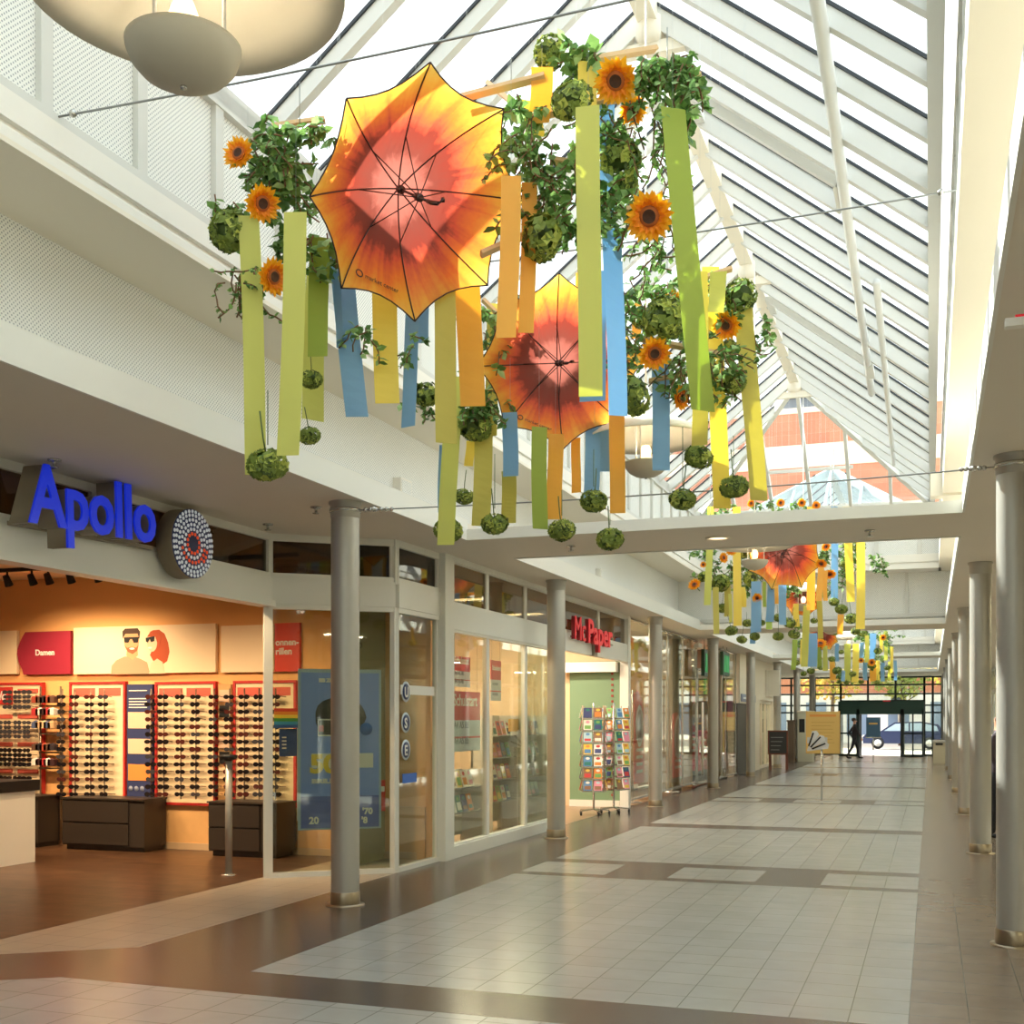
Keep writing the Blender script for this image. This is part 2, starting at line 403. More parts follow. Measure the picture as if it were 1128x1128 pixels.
    for s_ in (1,):
        tb.tube([(-.66, max(Yst,-2), ZE+.42), (-.68, 8, ZE+.43), (-.80, 17.6, ZE+.56)] if ri == 0 else [(-.7, 28, ZE+.45), (-.7, 44, ZE+.5)], .05, 10)
        tb.tube([(-.52, 12.5, ZE+.33), (-.62, 22.0, ZE+.42)] if ri == 0 else [(-.5, 36, ZE+.3), (-.5, 46, ZE+.3)], .04, 10)
    tb.build('drive_tube', STEEL, rf)

# back of the hall and outer walls
st('wall_back', MB().box(X0, X1, -9.2, -9, 0, ZK+.3), WHITE, 'plain white wall closing the arcade behind the viewer', 'wall')
st('wall_left', MB().box(X0-.2, X0, -9, 53.9, 0, ZR), mat('shop_wall', (222,190,150), .7), 'warm side wall at the back of the left shops', 'wall')
st('wall_right', MB().box(X1, X1+.2, -9, 53.9, 0, ZR), WHITE, 'plain wall at the back of the right shops', 'wall')

# ------------------------------------------------------------------ columns
def column(X, Y, label):
    t = empty('column', (X, Y, 0), label, 'column', 'round metal columns')
    MB().lathe((X,Y,0), [(.122,.02),(.122,ZS-.13)], 40).build('shaft', COLM, t)
    MB().lathe((X,Y,0), [(.0,.012),(.165,.012),(.165,.0)], 40).lathe((X,Y,0), [(.124,.0),(.128,.012),(.128,.115),(.124,.12)], 40).build('base_ring', COLR, t)
    MB().lathe((X,Y,ZS-.14), [(.122,0),(.128,.01),(.128,.11),(.142,.12),(.142,.14)], 40).build('collar', COLM, t)
    return t
for i in range(8):
    y = 8.94+6*i
    if y < 52: column(-4.74, y, f'{ord_(i)} round metal column from the front in the left row')
    if y < 52: column(.56, y, f'{ord_(i)} round metal column from the front in the right row')

# ------------------------------------------------------------------ left shopfronts
FX = -5.2                                  # main shopfront plane
AX = -6.28                                 # spectacle shop front plane
def frame_line(name, a, b, z0, z1, posts, glassm, label, cat, rails=(), parent=None, fw=.07, dp=.09, m=FRAME, pane='glass_pane', thick=.012):
    "glazed screen between plan points a and b; posts = fractions along it"
    a = Vector((a[0],a[1],0)); b = Vector((b[0],b[1],0)); d = b-a
    t = parent or empty(name, (a+b)/2+Vector((0,0,z0)), label, cat, None, 'structure')
    f = MB()
    for q in posts:
        p = a+d*q; f.bar(p+UP*z0, p+UP*z1, fw, dp, up=d.normalized())
    for z in (z0+fw/2, z1-fw/2)+tuple(rails): f.bar(a+UP*z, b+UP*z, dp, fw)
    f.build('frame', m, t)
    nn = d.cross(UP).normalized()*thick/2
    for i in range(len(posts)-1):
        p, q = a+d*posts[i], a+d*posts[i+1]
        g = MB(); g.add([p+UP*z0-nn, q+UP*z0-nn, q+UP*z1-nn, p+UP*z1-nn, p+UP*z0+nn, q+UP*z0+nn, q+UP*z1+nn, p+UP*z1+nn],
              [(0,3,2,1),(4,5,6,7),(0,1,5,4),(1,2,6,5),(2,3,7,6),(3,0,4,7)]); g.build(pane, glassm, t)
    return t
ZH0, ZH1 = E+1.16, E+1.42                  # header band
P0 = (-6.28,10.2); P1 = (-5.26,11.0); P2 = (-5.24,12.05)
# spectacle shop header + transom
h = MB().box(AX-.06, AX+.06, 2.5, 10.2, ZH0, ZH1); h.box(AX-.09, AX+.09, 2.5, 10.2, ZH0-.03, ZH0+.03)
h.bar((*P0,(ZH0+ZH1)/2), (*P1,(ZH0+ZH1)/2), .12, .26).bar((*P1,(ZH0+ZH1)/2), (*P2,(ZH0+ZH1)/2), .12, .26)
st('trim_2', h, FRAME, 'white header beam over the open spectacle shop front', 'header')
frame_line('window_3', (AX,2.5), P0, ZH1-.02, ZS, [0,.13,.26,.39,.52,.66,.83,1], DARKG, 'transom windows above the blue shop letters', 'window')
frame_line('window_4', P0, P1, ZH1-.02, ZS, [0,1], DARKG, 'angled transom window behind the nearest column', 'window')
frame_line('window_5', P1, P2, ZH1-.02, ZS, [0,1], DARKG, 'small transom window right of the angled one', 'window')
frame_line('window_6', P0, P1, 0.0, ZH0, [0,1], SHOPG, 'angled shop window holding the blue sale poster', 'window', fw=.05)
frame_line('window_7', P1, P2, 0.0, ZH0, [0,1], SHOPG, 'narrow shop window with three round white and blue stickers', 'window', fw=.05)
# stationery shop front
yA, yB, yC = 12.15, 16.4, 20.5
pp = [0, (13.5-yA)/(yB-yA), (14.95-yA)/(yB-yA), 1]
h = MB().box(FX-.06, FX+.06, P2[1], yC+.2, E+1.03, E+1.33); h.box(FX-.08,FX+.08,P2[1]-.02,yA+.14,0,ZS); h.box(FX-.08,FX+.08,yC-.06,yC+.1,0,ZS); h.box(FX-.07,FX+.07,yB-.06,yB+.06,0,ZS); h.box(FX-.07,FX+.07,P2[1],yC+.1,ZS-.06,ZS); h.box(FX-.07,FX+.07,yA,yB,0,.14)
st('trim_3', h, FRAME, 'thick white frame round the stationery shop front', 'frame')
frame_line('window_8', (FX,yA), (FX,yB), .1, E+1.06, pp, SHOPG, 'three tall panes of the stationery shop window', 'window', fw=.06)
frame_line('window_9', (FX,yA), (FX,yB), E+1.3, ZS-.02, pp, DARKG, 'transom panes above the stationery shop window', 'window', fw=.05)
frame_line('window_10', (FX,yB), (FX,yC), E+1.3, ZS-.02, [0,.55,1], DARKG, 'transom panes behind the red shop letters', 'window', fw=.05)
st('door_1', MB().box(FX-.14,FX-.1,15.1,16.5,.1,E+1.0), SHOPG, 'slid open glass door leaf at the stationery shop', 'door')
# party walls
APW = mat('apollo_wall', (235,178,112), .7); MPW = mat('paper_wall', (226,196,158), .7)
st('wall_far', MB().box(X0, P2[0]-.1, 12.12, 12.2, 0, ZS), APW, 'orange lit display wall of the spectacle shop', 'wall')
st('wall_near', MB().box(X0, FX-.5, 12.2, 12.26, 0, ZS), MPW, 'near side wall inside the stationery shop', 'wall')
st('wall_near', MB().box(X0, AX-.2, 2.3, 2.5, 0, ZS), APW, 'near side wall of the spectacle shop', 'wall')
st('ceiling', MB().box(X0, AX-.1, 2.5, 12.1, E+1.81, E+1.84), mat('shop_ceiling', (240,214,178), .7), 'warm ceiling inside the spectacle shop', 'ceiling')
GREENW = mat('green_wall', (118,146,112), .55)
st('wall_far', MB().box(-6.25, FX-.1, 20.52, 20.6, 0, E+1.05), GREENW, 'green side wall inside the stationery shop entrance', 'wall')
st('wall_far', MB().box(X0, -5.3, 20.62, 20.7, 0, ZS), MPW, 'party wall behind the green wall', 'wall')
st('wall_left', MB().box(-9.9, -9.8, 12.3, 20.5, 0, ZS), MPW, 'tan back wall of the stationery shop', 'wall')
st('trim_4', MB().box(-6.4, FX-.12, 20.3, 20.5, E+.85, E+1.03), WHITE, 'white roller shutter box over the green wall', 'trim')
dm = mat('red_dots', (150,50,40), .5); d_ = MB()
for i in range(24): d_.box(FX-.26, FX-.22, 20.505, 20.52, .2+i*.1, .24+i*.1)
tag(d_.build('decor_strip', dm), 'vertical strip of small red marks at the edge of the green wall', 'strip')
st('trim_5', MB().box(-6.25, FX-.1, 20.49, 20.52, 0, .12), FRAME, 'white skirting below the green wall', 'skirting')

# ------------------------------------------------------------------ blue spectacle shop sign
BLUE = mat('sign_blue', (22,48,205), .35, emit=.25); SIDE = mat('sign_side', (150,138,118), .5)
s = empty('shop_sign', (AX+.3, 7.3, E+1.4), 'blue raised letters reading Apollo above the spectacle shop', 'sign')
tx = text('letters', 'Apollo', BLUE, (AX+.32, 6.56, E+1.395), (0,1,0.035), (0,-.035,1), .60, .02, s, bold=.012, sx=.87)
tx2 = text('letter_sides', 'Apollo', SIDE, (AX+.22, 6.56, E+1.395), (0,1,0.035), (0,-.035,1), .60, .17, s, bold=.008, sx=.87)
MB().bar((AX+.1,6.6,E+1.40),(AX+.1,8.2,E+1.44),.05,.03).build('mounting_rail', SIDE, s)
c0 = Vector((AX+.10, 8.56, E+1.52)); R0_ = .30
s = empty('logo_disc', c0, 'round navy logo disc of white dots with an orange eye shape', 'sign')
NAVY = mat('logo_navy', (38,52,98), .4); DOTW = mat('logo_white_dot', (226,232,240), .3, emit=.1); DOTO = mat('logo_orange_dot', (238,86,44), .3, emit=.15)
MB().lathe(c0, [(0,0),(R0_,0),(R0_,.16)], 48, axis=(1,0,0)).build('casing', SIDE, s)
MB().lathe(c0, [(R0_,.16),(R0_-.01,.165),(0,.165)], 48, axis=(1,0,0)).build('face', NAVY, s)
dw = MB(); do = MB()
rings = [(.085,12,1),(.125,17,0),(.165,22,0),(.205,27,0),(.245,32,0),(.278,36,0)]
for r, n, orange in rings:
    for j in range(n):
        a = 2*pi*j/n+r*9; y, z = r*cos(a), r*sin(a)
        if r > .27 and j % 1: continue
        lower = abs(r-.165) < .001 and -2.9 < ((a+pi) % (2*pi))-pi < -.2
        low2 = abs(r-.205) < .001 and -.9 < ((a+pi) % (2*pi))-pi < -.1
        (do if (orange or lower or low2) else dw).ball(c0+Vector((.168, y, z)), .008, .0165, .0165, 8, 4)
dw.build('white_dots', DOTW, s); do.build('orange_dots', DOTO, s)
# stationery sign
RED = mat('sign_red', (226,40,52), .4, emit=.12)
s = empty('shop_sign', (FX+.15, 18, E+1.4), 'red raised letters reading McPaper above the stationery shop', 'sign')
RED2 = mat('sign_red_side', (150,30,38), .5)
for dx_, dp_, m_, bo_ in ((.18,.01,RED,0),(.145,.05,RED2,-.004)):
    text('letters_thin', 'Mc', m_, (FX+dx_, 16.72, E+1.2), (0,1,0), (0,0,1), .52, dp_, s, sx=1.0, bold=bo_)
    text('letters_bold', 'Paper', m_, (FX+dx_, 17.46, E+1.2), (0,1,0), (0,0,1), .52, dp_, s, bold=.012+bo_, sx=1.22)
MB().box(FX+.05,FX+.12,16.9,19.2,E+1.24,E+1.27).box(FX+.02,FX+.1,18.1,18.3,E+1.02,E+1.24).build('mounting_rail', SIDE, s)

# ------------------------------------------------------------------ spectacle shop display
YW = 12.1
def wx(px, Y=YW): return onY(px, Y)
def wz(py, px, Y=YW): return zz(py, wx(px, Y), Y)
PANEL = mat('panel_cream', (238,214,174), .6); REDP = mat('panel_red_edge', (196,44,40), .5); PINKT = mat('label_red', (214,96,78), .6)
PINE = mat('oak_panel', (214,166,108), .55, noise_=.1, nscale=4)
ROD = mat('rod_metal', (150,135,115), .35, .8)
LENS = mat('lens_black', (24,20,22), .2); LENS2 = mat('lens_brown', (74,34,30), .2); THIN_ = mat('frame_brown', (120,84,66), .3)
def display_panel(px0, px1, py0, py1, label, edge=REDP, labels=True):
    x0, x1 = wx(px0), wx(px1); z1 = wz(py0, px0); z0 = wz(py1, px0)
    t = empty('sunglasses_display', ((x0+x1)/2, YW-.03, z0), label, 'display panel', 'display panels on the orange wall')
    MB().box(x0, x1, YW-.06, YW-.015, z0, z1).build('board', PANEL, t)
    MB().box(x0-.03,x0,YW-.08,YW-.015,z0,z1).box(x1,x1+.03,YW-.08,YW-.015,z0,z1).box(x0-.03,x1+.03,YW-.08,YW-.015,z1,z1+.03).box(x0-.03,x1+.03,YW-.08,YW-.015,z0-.03,z0).build('edge', edge, t)
    if labels:
        w = (x1-x0)
        for q in (.03, .52): MB().box(x0+w*q, x0+w*(q+.42), YW-.065, YW-.06, z1-.15, z1-.05).build('header_label', PINKT, t)
    return x0, x1, z0, z1
def glasses_mesh(lens, w=.14, name='sunglasses'):
    m = MB()
    for s_ in (-1, 1):
        o = [(s_*w*.26+w*.21*cos(a)*(1.0 if sin(a) < 0 else 1.1), w*.16*sin(a)) for a in [2*pi*i/10 for i in range(10)]]
        m.poly([(x_*1.0+(x_-s_*w*.26)*.22, z_*1.3) for x_, z_ in o], (0,0,0), (1,0,0), (0,0,1), .006, 0)
        m.bar((s_*w*.48,0,.01), (s_*w*.44,.13,.0), .004, .008, 1)
    m.bar((-w*.08,0,.012),(w*.08,0,.012),.006,.008,1)
    return m.mesh(name, [lens, THIN_])
GM = [glasses_mesh(LENS), glasses_mesh(LENS2), glasses_mesh(mat('lens_grey', (58,56,60), .2), .13)]
def place_glasses(x, y, z, k, label, group):
    o = bpy.data.objects.new('sunglasses', GM[k]); COL.objects.link(o); o.location = (x, y, z); o.rotation_euler.z = random.uniform(-.25,.25)
    o.scale = (1,1,random.uniform(.9,1.1)); tag(o, label, 'sunglasses', group)
rods = []
def rod(px, label, n=14, py0=768, py1=874):
    x = wx(px); z1 = wz(py0, px); z0 = wz(py1, px)
    MB().tube([(x, YW-.17, z0-.06), (x, YW-.17, z1+.1)], .009, 8).build('rod', ROD, empty('display_rod', (x, YW-.17, z0), f'vertical metal rod, {label}', 'display rod'))
    for i in range(n):
        z = z1+(z0-z1)*i/(n-1)
        place_glasses(x+random.uniform(-.008,.008), YW-.19, z, random.choice([0,0,0,1,2]), f'sunglasses, {ord_(i)} down the rod {label}', 'sunglasses on the display rods')
display_panel(-12, 49, 755, 874, 'sale panel with red labels at the far left of the display wall', labels=False)
display_panel(83, 140, 754, 880, 'cream sunglasses panel left of the navy strip')
display_panel(177, 239, 754, 883, 'cream sunglasses panel right of the navy strip')
display_panel(263, 327, 753, 885, 'cream sunglasses panel beside the shop window frame')
t = empty('price_display', (wx(159), YW-.05, wz(882,159)), 'tall navy price strip between two sunglasses panels', 'panel')
x0, x1 = wx(145), wx(173); z1 = wz(754,159); z0 = wz(881,159); NV = mat('price_navy', (48,56,98), .5)
MB().box(x0,x1,YW-.09,YW,z0,z1).build('board', NV, t)
ORN = mat('orange_print', (236,140,66), .6); PALE = mat('pale_print', (226,190,160), .6)
hh = z1-z0
for a, b, m_, n_ in ((.24,.38,PALE,'offer_panel'),(.47,.60,PALE,'offer_panel'),(.69,.83,ORN,'offer_panel')): MB().box(x0+.02,x1-.03,YW-.095,YW-.09,z1-hh*b,z1-hh*a).build(n_, m_, t)
WP = mat('white_print', (235,232,225), .6)
for q in (.05,.12,.145,.17,.195): MB().box(x0+.03,x1-.08,YW-.095,YW-.09,z1-hh*q-.012,z1-hh*q).build('text_line', WP, t)
for q in range(3): MB().lathe((x0+.06+q*.085,YW-.093,z0+hh*.1),[(0,0),(.032,0),(.032,.004),(0,.004)],16,axis=(0,-1,0)).build('round_mark', mat('greyblue_print',(130,136,160),.6), t)
RN = [(79,'just left of the second panel'),(93,'at the left of the second panel'),(110,'in the middle of the second panel'),(125,'at the right of the second panel'),
      (176,'just right of the navy strip'),(190,'at the left of the third panel'),(208.5,'in the middle of the third panel'),(225,'at the right of the third panel'),
      (245,'left behind the slim post'),(262,'at the left edge of the fourth panel'),(278,'at the left of the fourth panel'),(294,'in the middle of the fourth panel'),(312,'behind the shop window glass')]
for px, l in RN: rod(px, l)
# sale panel contents
x0, x1 = wx(-12), wx(49); 
tz = lambda py: wz(py, 20)
t = empty('sale_sign', (wx(8), YW-.08, tz(775)), 'red square sign reading Sale on the left display panel', 'sign')
MB().box(wx(-12), wx(18), YW-.09, YW-.06, tz(776), tz(757)).build('board', REDP, t)
text('lettering', 'Sale', WP, (wx(-5), YW-.092, tz(771)), (1,0,0), (0,0,1), .16, .004, t, bold=.003, shear=.3)
ii = 0
for a, b in ((-12,18),(24,46)):
    for py in (759,787,817.5,847):
        if a < 0 and py == 759: continue
        tag(MB().box(wx(a), wx(b), YW-.075, YW-.06, tz(py+4.5), tz(py)).build('price_label', PINKT, loc=(wx(a),YW-.07,tz(py))), f'red price label, {["top","second","third","bottom"][(759,787,817.5,847).index(py)]} on the {"left" if a<0 else "right"} half of the sale panel', 'label')
rows = [763,768,773,779,796,801,806,811,826,831,836,841,856,861,866,871]
for ri_, py in enumerate(rows):
    for ci, px in enumerate((2,12,22,33,43)):
        if ri_ < 4 and px < 20: continue
        place_glasses(wx(px), YW-.22, tz(py), 2 if ri_ < 8 else 0, f'glasses in the {ord_(ri_)} row, {ord_(ci)} across, on the sale panel', 'glasses on the sale panel')
# mixed accessory rack between panels
t = empty('accessory_rack', (wx(62), YW-.2, tz(880)), 'narrow wire rack of cases and cloths beside the sale panel', 'rack')
r_ = MB()
for px in (52, 74): r_.tube([(wx(px),YW-.12,tz(925)),(wx(px),YW-.12,tz(757))],.012,6)
for py in (778,793,808,828,845): r_.bar((wx(52),YW-.14,tz(py)),(wx(74),YW-.14,tz(py)),.02,.02)
r_.build('rack_frame', ROD, t)
cs = [(150,60,40),(60,30,30),(190,150,110),(90,60,45),(170,40,44),(210,180,140),(40,34,40),(220,210,200),(70,80,110)]
for r2 in range(5):
    for q in range(5):
        px = 53.5+q*4.4; py = (771,784,798,822,838)[r2]; c_ = cs[(r2*4+q*3) % 9]
        o = MB().box(-.05,.05,-.05,.03,-.045,.03).add([(-.05,-.05,.03),(.05,-.05,.03),(.05,.03,.03),(-.05,.03,.03),(0,-.01,.055)],[(0,1,4),(1,2,4),(2,3,4),(3,0,4)]).build('spectacle_case', mat('case_%d' % ((r2*4+q*3) % 9), c_, .6))
        o.location = (wx(px), YW-.2, tz(py)); tag(o, f'spectacle case, {ord_(r2)} row down, {ord_(q)} across, on the accessory rack', 'case', 'cases on the accessory rack')
t = empty('mirror_strip', (wx(250), YW-.06, tz(870)), 'narrow strip with small picture cards behind the slim post', 'panel')
MB().box(wx(243),wx(257),YW-.05,YW,wz(885,250),wz(754,250)).build('board', PINE, t)
for i in range(6): MB().box(wx(244.5),wx(256),YW-.06,YW-.05,wz(773+i*17,250),wz(760+i*17,250)).build('picture_card', [PALE,BLACK,PANEL][i%3], t)
# posters above
def poster(px0, px1, py0, py1, label, m, name='wall_poster', Y=YW, cat='poster'):
    t = empty(name, (wx(px0,Y), Y-.04, wz(py1,px0,Y)), label, cat)
    MB().box(wx(px0,Y), wx(px1,Y), Y-.05, Y, wz(py1,px0,Y), wz(py0,px0,Y)).build('board', m, t); return t
CP = mat('poster_cream', (244,218,180), .6); WINE = mat('poster_wine', (158,36,58), .5)
poster(-14, 21.5, 696, 743, 'plain cream poster at the left end of the display wall', CP)
t = empty('wall_poster', (wx(50), YW-.04, wz(743,50)), 'wine red poster with curved left edge reading Damen', 'poster')
xa, xb, za, zb = wx(22), wx(80.5), wz(743,50), wz(696,50)
pts = [(0,0),(xb-xa,0),(xb-xa,zb-za)]+[(.02+.0,zb-za)]
pts = [(.10,0),(xb-xa,0),(xb-xa,zb-za),(.13,zb-za)]+[(.13-.13*sin(pi*i/8)-.0*i, (zb-za)*(1-i/8)) for i in range(1,8)]
MB().poly(pts, (xa,YW,za), (1,0,0), (0,0,1), .05).build('board', WINE, t)
text('lettering', 'Damen', WP, (wx(42), YW-.052, wz(722,50)), (1,0,0), (0,0,1), .105, .003, t, bold=.003)
t = poster(84, 240, 692, 743, 'wide cream poster of a man and a red haired woman in sunglasses', CP)
SK = mat('skin_print', (222,158,112), .6); SK2 = mat('skin_print_pale', (240,196,160), .6); SHIRT = mat('shirt_print', (170,148,118), .6); HAIRR = mat('red_hair_print', (176,72,30), .6); HAIRD = mat('dark_hair_print', (70,44,30), .6)
def shp(name, pts, m, lift, par=t):
    return MB().poly([(wx(x),wz(y,160)) for x, y in pts][::-1], (0,YW-.05,0), (1,0,0), (0,0,1), .001*lift).build(name, m, par)
def ell(cx, cy, rx, ry, a0=0, n=16): return [(cx+rx*cos(2*pi*i/n), cy+ry*sin(2*pi*i/n)) for i in range(n)]
shp('man_shirt', [(125,742.5),(126,733),(131,727),(140,723),(150,723),(158,726),(165,730),(168,742.5)], SHIRT, 2)
shp('man_neck', [(143,713),(154,713),(155,722),(149,727),(142,722)], SK, 3)
shp('woman_hair', [(166,700),(171,695),(178,694.5),(184,699),(188,709),(189.5,719),(187,729),(181,733),(172,729),(168,722),(172,712)], HAIRR, 2)
shp('woman_shoulder', [(167,742.5),(169,731),(176,726),(182,730),(185,742.5)], SK2, 3)
shp('woman_face', ell(170.5,709,5.5,9.5), SK2, 4)
shp('woman_fringe', [(165,702),(169,696),(176,695),(181,703),(178,714),(174,702)], HAIRR, 5)
shp('woman_glasses', [(163.5,703),(173.5,701.5),(173,707),(169.5,708),(168,704.5),(166,708.5),(163.8,707)], BLACK, 6)
shp('woman_mouth', ell(168.2,714,2.2,1.0,n=8), WP, 6)
shp('man_face', ell(147.8,706,8.2,13.5), SK, 4)
shp('man_beard', [(140.5,711),(143,713.5),(148,712.5),(153,713.5),(155.5,711),(154,717),(149,720.5),(144,718)], mat('beard_print',(150,92,58),.6), 5)
shp('man_hair', [(138.3,703),(138,695),(141,692.2),(154.5,692.2),(157.2,696),(156.5,704),(154.5,698),(141,698)], HAIRD, 5)
shp('man_glasses', [(139.6,701.8),(156,701.8),(155,708),(150.5,708),(148.5,704),(146.5,704),(144.5,708),(140.5,707.5)], BLACK, 6)
shp('man_mouth', ell(148.5,714.5,3,1.1,n=8), WP, 6)
poster(246, 304, 690, 741, 'plain cream poster left of the red sunglasses poster', CP)
t = poster(305, 332, 687, 740, 'red poster reading Sonnenbrillen behind the angled window', mat('poster_red', (226,62,46), .5))
text('lettering', 'onnen-', WP, (wx(306), YW-.052, wz(711,318)), (1,0,0), (0,0,1), .11, .003, t, bold=.003)
text('lettering', 'rillen', WP, (wx(306), YW-.052, wz(721,318)), (1,0,0), (0,0,1), .11, .003, t, bold=.003)
# drawer units and oak lower wall
DK = mat('dark_drawer', (46,38,32), .45)
for px0, px1, l in ((-8,42,'low dark drawer unit at the far left below the sale panel'),(69,159,'low dark drawer unit under the second panel and navy strip'),(230,305,'low dark drawer unit behind the slim post')):
    x0, x1 = wx(px0, YW-.5), wx(px1, YW-.5)
    t = empty('drawer_unit', ((x0+x1)/2, YW-.25, 0), l, 'drawer unit')
    MB().box(x0, x1, YW-.5, YW-.08, .06, .62).box(x0+.03,x1-.03,YW-.46,YW-.1,0,.06).build('carcass', DK, t)
    for z in (.08,.35):
        d_ = MB().box(x0+.01, x1-.22, YW-.52, YW-.5, z, z+.25).build('drawer_front', DK, t)
    MB().box(x0-.01,x1+.01,YW-.53,YW-.07,.62,.64).build('top', DK, t)
st('trim_6', MB().box(X0, -5.4, YW-.01, YW+.02, 0, E-1.0), PINE, 'oak veneer lower wall below the display panels', 'wall panel')
st('baseboard_far', MB().box(X0, -5.5, YW-.03, YW-.01, 0, .08), mat('pale_skirting', (190,160,124), .5), 'pale skirting along the display wall', 'skirting')
# slim post with stand
x, y = at(252, 964, 1282*1.6/(964-792)).xy
t = empty('security_post', (x, y, 0), 'slim grey metal post standing at the spectacle shop entrance', 'post')
MB().lathe((x,y,0), [(0,.012),(.075,.012),(.075,0)], 24).build('foot_plate', CHROME, t)
MB().tube([(x,y,.01),(x,y,1.17)], .036, 20).build('post', COLM, t)
MB().lathe((x,y,1.17), [(.036,0),(.085,.03),(.09,.06),(.0,.065)], 20).build('head', BLACK, t)
# counter at frame edge
p = at(-3, 955, 12.6)
t = empty('shop_counter', (p.x-.4, p.y, 0), 'white counter with dark top and blue stripes cut by the left photo edge', 'counter')
xr = p.x+.06
MB().box(xr-.9, xr, p.y-.3, p.y+.5, 0, .80).build('body', WHITE, t); MB().box(xr-.95, xr+.03, p.y-.34, p.y+.54, .80, .92).build('top', BLACK, t)
for z in (.24,.33): MB().box(xr-.88, xr+.004, p.y-.305, p.y-.3, z, z+.05).build('blue_stripe', BLUE, t)
# track lights in the spectacle shop (lamps of the shop)
trk = MB().box(-11.5, -6.7, 11.0, 11.05, E+1.76, E+1.8)
st('trim_7', MB().box(-11.9, AX-.2, 9.3, 9.36, E+1.77, E+1.81).box(-11.9,AX-.2,11.1,11.16,E+1.77,E+1.81), BLACK, 'black light tracks under the spectacle shop ceiling', 'light track')
def spot(x, y, label, e=60, col=(1.0,.72,.42), tgt=(0,1.0,-1.6), blend=.9, size=1.9, grp='black spotlights on the shop tracks', zt=E+1.77, lamp=True):
    t = empty('spotlight', (x,y,zt), label, 'spotlight', grp)
    MB().tube([(x,y,zt),(x,y,zt-.06)],.012,6).build('stem', BLACK, t)
    d = Vector(tgt).normalized(); c = Vector((x,y,zt-.1))
    MB().lathe(c-d*.06, [(0,0),(.035,0),(.05,.13)], 14, axis=d).build('lamp_head', BLACK, t)
    MB().lathe(c+d*.062, [(0,0),(.045,0)], 14, axis=d).build('lens', mat('lamp_glow',(255,226,180),.4,emit=6), t)
    if lamp:
        l = bpy.data.lights.new('spot_lamp','SPOT'); l.energy = e; l.color = col; l.spot_size = size; l.spot_blend = blend; l.shadow_soft_size = .05
        o = bpy.data.objects.new('spot_lamp', l); COL.objects.link(o); o.location = c+d*.1; o.rotation_euler = (-d).to_track_quat('Z','Y').to_euler()
xs = [-11.2,-10.3,-9.4,-8.5,-7.6,-6.8]
for i, x in enumerate(xs): spot(x, 9.36, f'black track spotlight over the spectacle shop, {ord_(i)} from the left on the near track', 110)
for i, x in enumerate([onY(q_,11.13) for q_ in (8,35,53,77,107)]): spot(x, 11.13, f'black track spotlight over the spectacle shop, {ord_(i)} from the left on the far track', 24, tgt=(0,.55,-1))
for x, y in ((-8.2,6.0),(-10.4,6.5)):
    spot(x, y, f'black spotlight near the entrance of the spectacle shop, {"right" if x>-9 else "left"} one', 110, tgt=(.1,.1,-1), size=2.2)

# ------------------------------------------------------------------ posters in the angled window
a = Vector((*P0,0)); b = Vector((*P1,0)); dv = (b-a).normalized(); nn = dv.cross(UP).normalized()     # nn faces the arcade
L_ = (b-a).length
def hitp(px):
    "distance along the angled window seen in column px"
    k = (px-564)/1282.0; rx, ry = CT*k-ST, ST*k+CT
    # a + dv*s = (rx,ry)*d
    det = dv.x*(-ry)+rx*dv.y
    return (-(a.x)*(-ry)-rx*a.y)/det*1.0
def ap(px, py, off=0):
    s_ = hitp(px); p = a+dv*s_; d = dep(p.x,p.y); return a+dv*s_+nn*off+UP*(E+(792-py)/1282.0*d)
def apanel(name, px0, px1, py0, py1, off, t, m, par):
    p = [ap(px0,py1,off), ap(px1,py1,off), ap(px1,py0,off), ap(px0,py0,off)]
    p[0].z = p[1].z = (p[0].z+p[1].z)/2; p[2].z = p[3].z = (p[2].z+p[3].z)/2
    q = [v+nn*t for v in p]
    return MB().add(p+q, [(3,2,1,0),(4,5,6,7),(0,1,5,4),(1,2,6,5),(2,3,7,6),(3,0,4,7)]).build(name, m, par)
PB = mat('poster_blue', (128,158,238), .4); PB2 = mat('poster_deep_blue', (92,108,186), .4); YEL = mat('poster_yellow', (240,208,60), .5); PBl = mat('poster_light_edge', (168,190,208), .4)
t = empty('sale_poster', ap(376,915,-.05), 'large blue sale poster in the angled window, half hidden by a column', 'poster')
apanel('board', 329, 421, 737, 914, -.06, .012, PBl, t); apanel('blue_field', 332, 418.5, 741, 912, -.047, .003, PB, t)
apanel('lower_field', 332, 418.5, 877, 912, -.0435, .001, PB2, t)
c_ = ap(376,790,-.0425); 
shpts = [(.0+ .27*cos(q), .0+.21*sin(q)) for q in [2*pi*i/22 for i in range(22)]]
shpts = [(x*(1+.04*sin(i*5)), z*(1+.05*cos(i*7))) for i, (x, z) in enumerate(shpts)]
MB().poly(shpts, c_, dv, UP, .002).build('dark_hair_shape', mat('poster_dark',(40,38,44),.5), t)
MB().poly([(.12*cos(q), .17*sin(q)-.1) for q in [2*pi*i/18 for i in range(18)]], c_+nn*.003, dv, UP, .002).build('face_shape', SK, t)
apanel('white_shirt', 344, 412, 830, 846, -.042, .001, WP, t)
def atext(s_, px, py, size, m, bold=.004, off=-.038, par=t, nm='lettering', sx=1): return text(nm, s_, m, ap(px,py,off), dv, UP, size, .003, par, bold, sx=sx)
atext('BIS ZU', 352, 751, .05, WP); atext('50%', 342, 851, .25, YEL, .012, sx=1.12); atext('BRILLEN', 344, 863, .06, WP, sx=1.6); atext('20', 341, 908, .10, WP); atext("'70", 400, 897, .09, WP); atext("'8", 399, 907, .09, WP)
t = empty('tag_sign', ap(353,806,-.05), 'small black and white framed notice in the blue poster', 'notice')
